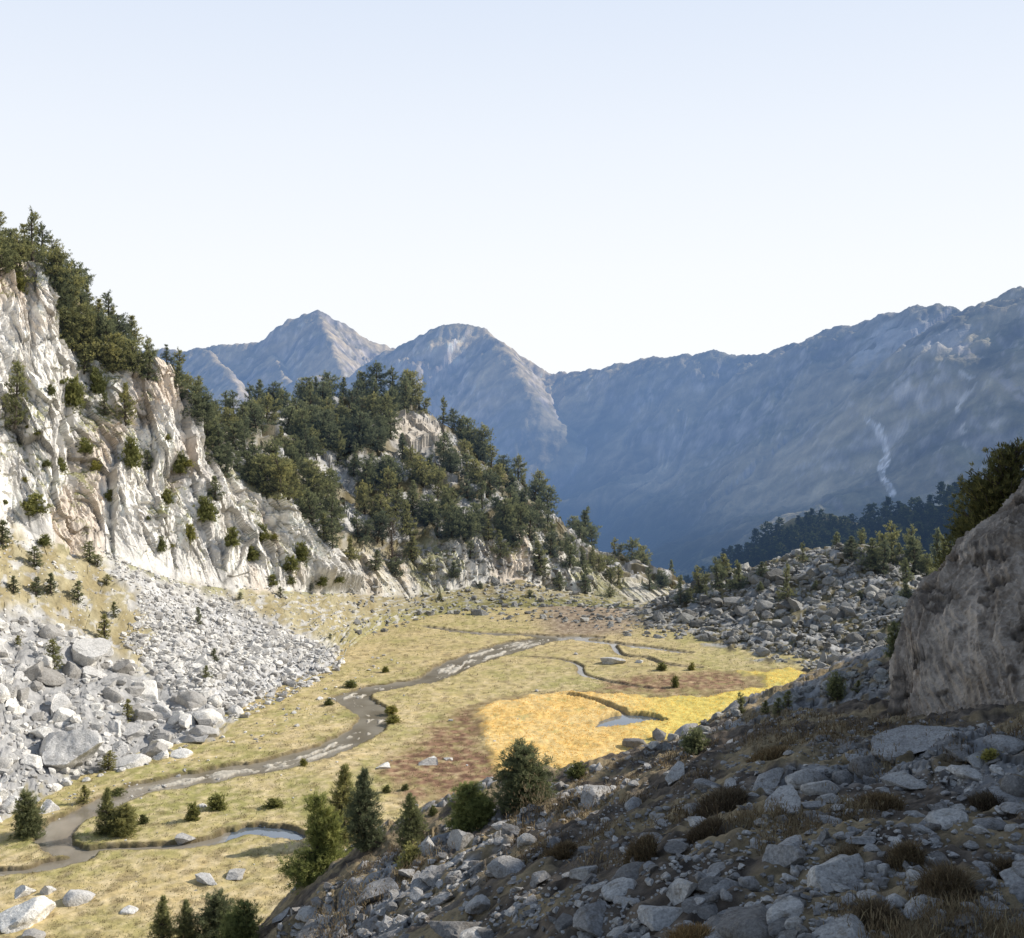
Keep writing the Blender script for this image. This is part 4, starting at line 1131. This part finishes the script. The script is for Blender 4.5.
Z_T, Z_M, Z_F, Z_V = 'talus', 'moraine', 'shaded hillside', 'meadow'
named = [
    (72, 738, 96, 46, Z_T, 'biggest boulder of the talus, pale with a broad flat top and shaded front', 'biggest flat-topped boulder'),
    (63, 762, 23, 22, Z_T, 'nearly round pale boulder under the end of the biggest one', 'round pale boulder'),
    (191, 696, 32, 20, Z_T, 'large smooth white-topped boulder at the edge of the talus', 'white-topped boulder'),
    (208, 714, 36, 22, Z_T, 'wedge-shaped pale boulder resting where talus meets grass', 'wedge-shaped boulder'),
    (157, 737, 38, 21, Z_T, 'long pale block with rounded top beside the grass', None),
    (90, 648, 42, 30, Z_T, 'tall angular grey block high in the boulder field', 'tall angular grey block'),
    (53, 630, 32, 17, Z_T, 'flat-lying grey slab at the top rim of the boulder field', 'grey slab at the rim'),
    (123, 665, 26, 22, Z_T, 'square pale boulder at the upper end of the boulder field', None),
    (201, 661, 26, 14, Z_T, 'wide low boulder with a green bush below it', 'low boulder above a bush'),
    (256, 646, 26, 14, Z_T, 'smooth pale boulder alone in the fine scree', 'smooth boulder in fine scree'),
    (147, 693, 34, 14, Z_T, 'long dark-fronted slab behind the white-topped boulder', None),
    (164, 708, 32, 22, Z_T, 'pale block wedged between dark-fronted slab and long block', None),
    (186, 720, 24, 14, Z_T, 'small tilted block between the wedge boulder and long block', None),
    (195, 738, 28, 11, Z_T, 'low rubble slab lying out on the grass', None),
    (181, 752, 22, 11, Z_V, 'single pale stone lying apart on the meadow below the talus', 'single pale stone on the grass'),
    (130, 760, 38, 15, Z_T, 'low ribbed slab half sunk in grass near the biggest boulder', None),
    (50, 807, 24, 13, Z_V, 'smooth white rock beside the stream by the stout pine', 'smooth white rock'),
    (48, 673, 42, 13, Z_T, 'long flat slab in the middle of the boulder field', None),
    (143, 714, 26, 18, Z_T, 'rounded block left of the wedged pale block', None),
    (7, 757, 20, 17, Z_T, 'pale block at the picture edge beside the biggest boulder', None),
    (27, 909, 60, 38, Z_V, 'big pale meadow boulder with a rounded shoulder near the lower corner', 'big meadow boulder'),
    (80, 894, 36, 18, Z_V, 'broad pale boulder lying next to the big meadow boulder', None),
    (49, 888, 16, 14, Z_V, 'small upright stone between two large meadow boulders', None),
    (25, 889, 28, 11, Z_V, 'low grey stone behind the big meadow boulder', None),
    (33, 934, 28, 13, Z_V, 'half-buried stone in front of the big meadow boulder', None),
    (207, 879, 26, 9, Z_V, 'flat pale stone on the meadow, nearer of a pair', 'flat pair of meadow stones'),
    (236, 873, 26, 9, Z_V, 'flat pale stone on the meadow, its twin toward the pines', None),
    (129, 909, 20, 6, Z_V, 'flat sunken stone on the near meadow', None),
    (184, 837, 20, 9, Z_V, 'dark stone in the bank of the side channel', None),
    (202, 805, 11, 6, Z_V, 'small grey stone between two meadow shrubs', None),
    (429, 760, 21, 11, Z_V, 'white-lit boulder on the brown heath near the sedge', 'white boulder on the heath'),
    (383, 765, 15, 9, Z_V, 'smaller white stone on the meadow beside the brown heath', None),
    (448, 758, 12, 5, Z_V, 'low stone just beyond the white boulder on the heath', None),
    (612, 660, 24, 10, Z_V, 'lone grey pyramid-shaped boulder on the far meadow', 'lone pyramid boulder'),
    (640, 661, 8, 5, Z_V, 'small pale stone beyond the lone pyramid boulder', None),
    (480, 611, 20, 10, Z_M, 'pale block on the slope foot above the far stream', 'pale block above the far stream'),
    (913, 742, 84, 26, Z_F, 'broad smooth flat rock below the outcrop', 'broad flat rock below the outcrop'),
    (866, 762, 34, 28, Z_F, 'rounded rock at the end of the broad flat one', None),
    (968, 771, 46, 12, Z_F, 'thin pale slab in the dry grass under the outcrop', 'thin pale slab'),
    (905, 781, 46, 10, Z_F, 'low pale slab in the grass in front of the broad rock', None),
    (784, 804, 56, 24, Z_F, 'pale pointed slab, brightest in the rock cluster above the tall rounded boulder', 'pale pointed slab'),
    (804, 776, 36, 18, Z_F, 'tilted pale slab behind the pointed one', None),
    (768, 780, 42, 20, Z_F, 'grey humped rock at the top of the rock cluster', 'humped rock'),
    (829, 798, 28, 15, Z_F, 'egg-shaped rock beside the pointed slab', None),
    (819, 786, 38, 18, Z_F, 'grey block between the egg-shaped rock and broad rock', None),
    (788, 852, 52, 38, Z_F, 'tall rounded boulder with a sloping top on the shaded slope', 'tall rounded boulder'),
    (835, 870, 74, 38, Z_F, 'mossy sloping boulder with brown turf on it', 'mossy sloping boulder'),
    (823, 834, 19, 19, Z_F, 'small upright block above the tall rounded boulder', None),
    (862, 840, 32, 10, Z_F, 'white thin slab lying behind the mossy boulder', None),
    (722, 885, 40, 18, Z_F, 'pale slab touching an egg-shaped stone', 'pale slab by the egg stone'),
    (749, 881, 22, 18, Z_F, 'pale egg-shaped stone beside the slab', None),
    (683, 885, 40, 25, Z_F, 'reddish-grey rounded boulder near the bottom', 'reddish-grey boulder'),
    (667, 911, 60, 26, Z_F, 'long pale rock split by a crack near the bottom', None),
    (757, 922, 100, 34, Z_F, 'wide flat bedrock slab at the bottom of the slope', 'wide bottom slab'),
    (843, 775, 22, 16, Z_F, 'small round rock left of the broad flat rock', None),
    (979, 829, 30, 14, Z_F, 'leaning pale slab in dark grass', 'leaning slab'),
    (1015, 783, 32, 26, Z_F, 'grey boulder cut by the picture edge', None),
    (1003, 741, 44, 17, Z_F, 'low rock at the foot of the outcrop', None),
    (960, 753, 28, 14, Z_F, 'grey rock between the thin slab and outcrop', None),
    (675, 772, 34, 22, Z_F, 'pale block with slanted face by the crest', None),
    (659, 735, 22, 14, Z_F, 'squarish stone in the row along the crest, sedge side', None),
    (635, 742, 28, 15, Z_F, 'dark-faced block at the head of the crest row', 'dark-faced crest block'),
    (686, 729, 28, 12, Z_F, 'pale stone in the crest row', None),
    (461, 838, 40, 28, Z_F, 'grey peaked boulder on the lit edge of the slope', 'grey peaked boulder'),
    (430, 846, 28, 22, Z_F, 'dark peaked boulder next to the grey peaked one', None),
    (510, 828, 24, 15, Z_F, 'rounded stone behind the grey peaked boulder', None),
    (598, 792, 54, 22, Z_F, 'large smooth grey rock just below the crest', 'large smooth crest rock'),
    (633, 803, 24, 13, Z_F, 'pale oval stone in front of the smooth crest rock', None),
    (570, 770, 13, 17, Z_F, 'bright white upright stone on the crest', 'bright upright stone'),
    (555, 787, 26, 15, Z_F, 'rounded stone at the crest beside the bright upright one', None),
    (508, 865, 40, 19, Z_F, 'wide grey stone in the middle slope grass', None),
    (540, 878, 22, 13, Z_F, 'small stone beside the wide grey one', None),
    (584, 871, 28, 16, Z_F, 'squat pale stone in the middle slope', None),
    (477, 904, 30, 18, Z_F, 'pale pointed stone in brown turf', 'pale pointed stone'),
    (463, 926, 74, 26, Z_F, 'big flat grey slab in the turf at the bottom', 'flat slab in the turf'),
    (594, 914, 52, 22, Z_F, 'pale low boulder near the bottom centre', 'pale low boulder'),
    (619, 887, 40, 22, Z_F, 'brownish angular block above the pale low boulder', None),
    (375, 892, 54, 20, Z_F, 'long grey rock lying along the slope', 'long grey rock'),
    (309, 912, 26, 10, Z_F, 'flat stone on the lower slope', None), (330, 908, 16, 12, Z_F, 'pinkish stone beside a flat one on the lower slope', None),
    (355, 912, 14, 9, Z_F, 'pale small stone below the long grey rock', None), (283, 914, 24, 8, Z_F, 'lowest flat stone at the slope edge', None), (312, 933, 44, 14, Z_F, 'dark low slab at the bottom edge', None),
    (584, 668, 1, 1, Z_V, None, None),
]
for a in named: stone(*a)
rr = random.Random(11)
def scatter(poly, n, size, zone, objs=LAND, ratio=(.45, .8), met=False, power=2.2, cond=None):
    xs = [p[0] for p in poly]; ys_ = [p[1] for p in poly]
    k = 0; tries = 0
    while k < n and tries < n * 12:
        tries += 1
        x = rr.uniform(min(xs), max(xs)); y = rr.uniform(min(ys_), max(ys_))
        if not inpoly(np.array([x]), np.array([y]), poly)[0]: continue
        if cond and not cond(x, y): continue
        lo, hi = size(x, y) if callable(size) else size
        w = lo * (1 - rr.random() * (1 - (lo / hi) ** power)) ** (-1 / power)
        if met:
            hit = cast_px(x, y, objs)
            if hit is None: continue
            w = w * F / hit[0].y
        stone(x, y - w * .2, w, w * rr.uniform(*ratio), zone, objs=objs); k += 1


field = [(-120, 590), (0, 612), (60, 628), (120, 655), (165, 690), (205, 690), (238, 712), (236, 722), (150, 765), (68, 785), (0, 826), (-140, 900)]
scatter(field, 330, (9, 30), Z_T, power=1.7, ratio=(.5, .85))
scatter(field, 1500, (3.5, 10), Z_T, power=1.4, ratio=(.5, .85))
toe_band = [(165, 640), (250, 630), (300, 640), (345, 655), (342, 668), (300, 692), (236, 722), (205, 700), (170, 690)]
scatter(toe_band, 420, (4.5, 13), Z_T, power=1.8)
scatter(toe_band, 1000, (2.5, 6), Z_T, power=1.5)
tong = [(95, 545), (150, 572), (195, 586), (240, 604), (295, 634), (345, 652), (300, 660), (170, 690), (120, 640), (140, 600)]
scatter(tong, 2600, lambda x, y: (1.5 + .012 * (y - 545), 5. + .07 * (y - 545)), Z_T, power=2.1, cond=lambda x, y: n2(np.array([x * .035 + 3]), np.array([y * .05]))[0] > -.2 or rr.random() < .35)
scatter([(40, 800), (150, 770), (240, 727), (345, 674), (380, 648), (400, 662), (310, 716), (245, 750), (150, 795), (60, 822)], 110, (1.8, 7), Z_V, power=2.)
scatter([(-60, 520), (60, 545), (120, 575), (140, 640), (60, 625), (-60, 600)], 240, (1.6, 7), Z_T, power=2.2)
scatter([(190, 582), (345, 592), (350, 645), (300, 632), (230, 604)], 240, (1.5, 5), Z_T, power=2.2)
scatter([(345, 585), (460, 588), (520, 582), (640, 600), (640, 612), (560, 606), (460, 612), (355, 640)], 420, (1.8, 8), Z_M, power=1.9)
scatter([(380, 560), (450, 545), (510, 530), (560, 560), (600, 585), (560, 592), (450, 592)], 260, (3, 11), Z_M, power=1.8, objs=[side])
scatter([(440, 612), (520, 604), (640, 606), (720, 640), (640, 638), (560, 622), (500, 622)], 320, (2.2, 10), Z_M, power=1.7)
mor = [(640, 607), (700, 582), (745, 567), (800, 552), (850, 545), (890, 553), (925, 575), (905, 640), (890, 685), (830, 700), (800, 668), (760, 655), (700, 640), (650, 628)]
scatter(mor, 330, (7, 24), Z_M, power=1.9, ratio=(.5, .85), objs=[valley])
scatter(mor, 1500, (3, 8), Z_M, power=1.6, ratio=(.5, .85), objs=[valley])
scatter([(640, 755), (700, 720), (760, 705), (800, 690), (880, 660), (890, 690), (800, 700), (720, 722), (680, 752)], 150, (4, 18), Z_M, power=1.7)
scatter([(20, 800), (340, 690), (480, 640), (600, 640), (470, 780), (420, 820), (250, 930), (60, 930)], 46, (2, 6), Z_V, power=1.8)
slope_poly = [(262, 938), (300, 905), (345, 872), (430, 836), (500, 806), (575, 782), (640, 748), (700, 722), (780, 710), (890, 720), (1100, 720), (1100, 960), (250, 960)]
scatter(slope_poly, 200, (.18, .62), Z_F, met=True, power=1.9, objs=[hill], ratio=(.2, .42))
scatter(slope_poly, 4700, (.03, .16), Z_F, met=True, power=1.5, objs=[hill], ratio=(.35, .65), cond=lambda x, y: n2(np.array([x * .017 + 4]), np.array([y * .026]))[0] > -.12 or rr.random() < .25)
scatter([(262, 938), (345, 872), (500, 806), (640, 748), (680, 760), (520, 850), (400, 938)], 260, (.12, .5), Z_F, met=True, power=1.8, objs=[hill], ratio=(.35, .65))

MATZ = {Z_T: M_TALUS, Z_M: M_MOUND, Z_F: M_FORE, Z_V: M_TALUS}
GRPZ = {Z_T: 'boulders of the talus under the cliff', Z_M: 'boulders of the moraine and slope foot', Z_F: 'rocks on the shaded hillside', Z_V: 'stones on the meadow'}
cand.sort(key=lambda q: (q[7] is None, -q[2] * q[3]))
LIMIT = 290
loose = {z: [] for z in MATZ}
def rock_matrix(size, nrm, zone):
    tilt = Vector((0, 0, 1)).lerp(nrm, .35 if zone in (Z_F, Z_V) else .55)
    q = tilt.to_track_quat('Z', 'Y').to_matrix()
    return q @ Euler((random.gauss(0, .12), random.gauss(0, .12), random.uniform(-.5, .5))).to_matrix()
for k, (px, py, w, h, loc, size, zone, label, nrm) in enumerate(cand):
    if w < 1.2: continue
    R_ = rock_matrix(size, nrm, zone)
    sink = .15 if zone != Z_F else .05
    ctr_ = loc + Vector((0, 0, size[2] * (.30 - sink)))
    if k < LIMIT:
        lst, tg = (BIGV, 'b') if w * h > 1200 else (ROCKV, 'r')
        i = random.randrange(len(lst))
        o = bpy.data.objects.new('boulder', rock_mesh(lst, tg, i, MATZ[zone])); COL.objects.link(o)
        M4 = R_.to_4x4() @ Matrix.Diagonal((*size, 1)); M4.translation = ctr_; o.matrix_world = M4
        o['category'] = 'boulder'; o['group'] = GRPZ[zone]
        if label: o['label'] = label
        else: todo.append(('boulder', o, px, py, w, h, zone))
    else:
        lst = SMALL2 if w > 6 else SMALL1
        V, Fc = lst[random.randrange(len(lst))]
        A = np.array(R_) @ np.diag(size)
        loose[zone].append((V @ A.T + np.array(ctr_), Fc, np.full(len(V), random.random())))
for zone, nm, lb in [(Z_T, 'scree', 'pale angular scree spread under the limestone cliff'), (Z_M, 'moraine_rubble', 'grey rubble filling the moraine between its boulders'), (Z_F, 'loose_stones', 'loose small stones in the turf of the shaded hillside'), (Z_V, 'meadow_gravel', 'tiny stones scattered over the meadow')]:
    if not loose[zone]: continue
    V, Fc, T = join(loose[zone])
    obj(nm, mesh_np(nm, V, Fc, MATZ[zone], False, {'tint': T}), label=lb, kind='stuff')
    print(nm, len(loose[zone]), len(Fc))

# ------------------------------------------------------------------ grass
def blades(roots, length, width, tint, r, lean=.5, drift=(0, 0)):
    n = len(roots)
    a = r.uniform(0, 2 * np.pi, n)
    d = np.stack([np.cos(a) * lean * r.random(n) + drift[0], np.sin(a) * lean * r.random(n) + drift[1], np.ones(n)], 1)
    d /= np.linalg.norm(d, axis=1)[:, None]
    s = np.stack([-np.sin(a), np.cos(a), np.zeros(n)], 1)
    mid_ = roots + d * length[:, None] * .55
    d2 = d.copy(); d2[:, :2] *= 2.0; d2[:, 2] *= .72
    tip = mid_ + d2 * length[:, None] * .5
    w = width[:, None]
    V = np.stack([roots - s * w, roots + s * w, mid_ + s * w * .8, mid_ - s * w * .8, tip], 1).reshape(-1, 3)
    k = np.arange(n)[:, None] * 5
    Ft = np.concatenate([k + [0, 1, 2], k + [0, 2, 3], k + [3, 2, 4]], 1).reshape(-1, 3)
    return V, Ft, np.repeat(tint, 5)


def tuft(c, nrm, n, rad, ln, wd, tint, r):
    a = r.uniform(0, 2 * np.pi, n); q = np.sqrt(r.random(n)) * rad
    off = np.stack([np.cos(a) * q, np.sin(a) * q], 1)
    z = -(nrm.x * off[:, 0] + nrm.y * off[:, 1]) / max(nrm.z, .3)
    roots = np.array(c) + np.stack([off[:, 0], off[:, 1], z - .02], 1)
    b = blades(roots, ln * r.uniform(.5, 1.2, n), np.full(n, wd), np.clip(tint + r.normal(size=n) * .16, 0, 1), r, .9)
    return b


rg = np.random.default_rng(21)
parts = []
k = 0
for t in range(16000):
    x = rr.uniform(250, 1090); y = rr.uniform(690, 955)
    if not inpoly(np.array([x]), np.array([y]), slope_poly)[0]: continue
    hit = cast_px(x, y, [hill])
    if hit is None: continue
    p, nn, _ = hit
    dn = n2(np.array([p.x * .42 + 7]), np.array([p.y * .30 + 2]))[0] + .4 * n2(np.array([p.x * 1.3]), np.array([p.y * 1.0]))[0]
    if dn < (.34 if p.y < 15 else .04) + rr.random() * .25: continue
    D = p.y
    wd = max(.0028, .00036 * D)
    nb_ = int(np.clip(420 / D, 12, 34))
    parts.append(tuft(p, nn, nb_, rr.uniform(.08, .22) * (1 + D / 40), rr.uniform(.04, .10) * (1 + D / 60), wd, float(np.clip(.38 + .5 * dn + rr.gauss(0, .14), .05, .95)), rg))
    k += 1
    if k >= 4000: break
V, Fc, T = join(parts)
obj('dry_grass', mesh_np('dry_grass', V, Fc, M_TAN, False, {'tint': T}), label='tufts of dry brown mountain grass over the shaded hillside', kind='stuff')
print('dry grass', k, len(Fc))
# the larger tussocks, one by one
tus = [(882, 918, 62, 38, 'big rust-brown tussock near the bottom edge, the fullest of all', 'fullest tussock'), (945, 882, 70, 44, 'wide dark tussock on a hump between shaded stones', 'wide dark tussock'), (835, 862, 60, 20, 'brown turf cap lying over the mossy boulder', None), (720, 800, 70, 26, 'pale grassy hummock below the crest shrub', None), (905, 855, 46, 26, 'tan tussock beside the mossy boulder', None),
       (700, 830, 56, 22, 'broad low tussock in the middle slope', None), (765, 755, 60, 18, 'grass clump in the dark hollow above the humped rock', None), (880, 800, 60, 22, 'golden grass clump under the low pale slab', None), (990, 800, 50, 24, 'tan tussock beside the edge boulder', None), (640, 850, 44, 22, 'small tussock beside the brownish block', None),
       (560, 850, 44, 18, 'brown tussock between squat stones', None), (1005, 870, 44, 26, 'dark tussock under the leaning slab', None), (690, 935, 70, 26, 'dark tussock at the bottom edge by the cracked rock', None)]
for x, y, w, h, lb, mk_ in tus:
    hit = cast_px(x, y + h * .3, [hill])
    if hit is None: continue
    p, nn, _ = hit; D = p.y; R_ = w / F * D / 2; H_ = h / F * D
    n_b = 1500; a = rg.uniform(0, 2 * np.pi, n_b); q = np.sqrt(rg.random(n_b))
    roots = np.stack([np.cos(a) * q * R_ * .75, np.sin(a) * q * R_ * .75, H_ * .35 * (1 - q ** 2) - (nn.x * np.cos(a) + nn.y * np.sin(a)) * q * R_ * .75 / max(nn.z, .4)], 1)
    V, Fc, T = blades(roots, H_ * rg.uniform(.28, .52, n_b), np.full(n_b, max(.0035, .0004 * D)), np.clip(.36 + rg.normal(size=n_b) * .2 + .2 * rg.random(), 0, 1), rg, 1.3)
    o = obj('grass_tussock', mesh_np('grass_tussock', V, Fc, M_TAN, False, {'tint': T}), label=lb, cat='grass tussock', group='grass tussocks on the shaded hillside')
    o.location = p - Vector((0, 0, .03))
# sedge bed
n_s = 15000
xs = rg.uniform(-8, 42, n_s * 3); ys_ = rg.uniform(84, 152, n_s * 3)
zm_, ed_, sd_, in_ = meadow_z(xs, ys_)
keep = (sd_ > .45 + .4 * rg.random(len(xs))) & (in_ < .3) & (ed_ > .2)
xs, ys_, zm_ = xs[keep][:n_s], ys_[keep][:n_s], zm_[keep][:n_s]
pxx, _ = to_px(np.stack([xs, ys_, zm_], 1))
tt_ = .28 + .35 * fbm2(xs * .22, ys_ * .22, 3) + .05 * rg.normal(size=len(xs)) + .5 * sstep(600, 690, pxx)
b = blades(np.stack([xs, ys_, zm_ - .04], 1), .18 * rg.uniform(.6, 1.2, len(xs)), np.full(len(xs), .045), np.clip(tt_, 0, 1), rg, 1.3)
obj('sedge', mesh_np('sedge', b[0], b[1], M_SEDGE, False, {'tint': b[2]}), label='golden yellow sedge bed around the small pool', kind='stuff')

# short turf: little blades that roughen the meadow
n_s = 70000
pyy = rg.uniform(585, 1000, n_s * 2); pxx = rg.uniform(-150, 900, n_s * 2)
D_ = EYE * F / (pyy - YH); xs = (pxx - 512) / F * D_; ys_ = D_
zm_, ed_, sd_, in_ = meadow_z(xs, ys_)
cl_ = fbm2(xs * .75, ys_ * .75, 3) + .5 * fbm2(xs * .12, ys_ * .12, 3)
keep = (sd_ < .3) & (ed_ > .1) & (cl_ + .5 * rg.random(len(xs)) > .12) & (ys_ < 180)
xs, ys_, zm_, cl_ = xs[keep][:n_s], ys_[keep][:n_s], zm_[keep][:n_s], cl_[keep][:n_s]
b = blades(np.stack([xs, ys_, zm_ - .02], 1), rg.uniform(.06, .16, len(xs)) * (.6 + ys_ / 160), np.full(len(xs), .012) + .00016 * ys_, np.clip(.55 - .3 * cl_ + .22 * rg.normal(size=len(xs)), 0, 1), rg, 1.1)
obj('meadow_grass', mesh_np('meadow_grass', b[0], b[1], M_TURF, False, {'tint': b[2]}), label='short pale green grass and tussocks of the valley meadow', kind='stuff')

# ------------------------------------------------------------------ saying which one: a place beside something one can find
ORD = ['nearest', 'second nearest', 'third nearest', 'fourth nearest', 'fifth nearest', 'sixth nearest', 'seventh nearest', 'eighth nearest', 'ninth nearest']
marks += [('foot of the scree tongue', 300, 690), ('top of the scree tongue', 115, 560), ('tallest white cliff face', 30, 330), ('second cliff buttress', 150, 400), ('dark tree gully in the cliff', 75, 350), ('narrow low end of the cliff', 300, 560),
          ('bare rock patch on the knoll', 420, 432), ('knoll skyline', 330, 375), ('low tail of the knoll', 660, 575), ('cliff top corner', 190, 400), ('cliff top edge of the picture', 5, 235), ('upper tan grass slope', 60, 580), ('middle of the knoll forest', 360, 480), ('lower knoll rocks', 500, 545),
          ('knoll shoulder', 520, 460), ('gully between cliff and knoll', 250, 450), ('far meadow rill', 650, 640), ('moraine foot by the sedge', 800, 670), ('moraine top', 850, 550), ('moraine hollow', 880, 640), ('foot of the outcrop', 920, 715), ('lower tip of the slope', 275, 920), ('bottom corner below the outcrop', 1000, 920)]
def sector(dx, dy):
    a = (math.degrees(math.atan2(-dy, dx)) + 360) % 360
    return ['right of', 'above and right of', 'above', 'above and left of', 'left of', 'below and left of', 'below', 'below and right of'][int(((a + 22.5) % 360) // 45)]
table = {}
for e in todo:
    for m in marks:
        table.setdefault((e[0], m[0], sector(e[2] - m[1], e[3] - m[2])), []).append((math.hypot(e[2] - m[1], e[3] - m[2]), id(e)))
for v in table.values(): v.sort()
def look(e):
    kind, o, px, py, w, h, zone = e
    if kind == 'boulder':
        shp = 'flat' if w > 2.1 * h else 'upright' if h > w * .95 else 'blocky' if (w > 1.45 * h) else 'rounded'
        colr = {Z_T: 'pale', Z_M: 'grey', Z_F: 'lichened', Z_V: 'pale'}[zone]
        return f"{colr} {shp} {zone.split()[-1]} boulder"
    b = 'slim' if w < .42 * h else 'broad' if w > .75 * h else 'bushy'
    nm = {'pine_tree': 'pine', 'young_pine': 'young pine', 'cliff_bush': 'bush', 'shrub': 'shrub'}.get(kind, 'pine')
    where = {'cliff top': 'cliff-top', 'knoll': 'knoll', 'knoll foot': 'knoll-foot', 'talus slope': 'talus', 'cliff': 'cliff', 'moraine': 'moraine'}.get(zone, 'green')
    return f"{b} {where} {nm}"
used = set(); shared = 0
for e in todo:
    best = None
    for m in sorted(marks, key=lambda m: math.hypot(e[2] - m[1], e[3] - m[2]))[:7]:
        sct = sector(e[2] - m[1], e[3] - m[2])
        rank = [q[1] for q in table[(e[0], m[0], sct)]].index(id(e))
        if rank < len(ORD):
            sc_ = rank + .02 * math.hypot(e[2] - m[1], e[3] - m[2])
            if best is None or sc_ < best[0]: best = (sc_, rank, m[0], sct)
    t = look(e)
    if best is None:
        m = min(marks, key=lambda m: math.hypot(e[2] - m[1], e[3] - m[2])); t = f"{t} in the thick around the {m[0]}"
    if best:
        t = f"{t}, {ORD[best[1]]} {best[3]} the {best[2]}"
        if len(t.split()) > 16: t = t.replace(' and ', ' ').replace(' green ', ' ')
        ww = t.split()
        if len(ww) > 16: t = ' '.join(t.replace(' the ', ' ').split()[:16])
    else: shared += 1
    e[1]['label'] = t
    used.add(t)
print('labels', len(todo), len(used), 'shared', shared, 'max words', max(len(e[1]['label'].split()) for e in todo))
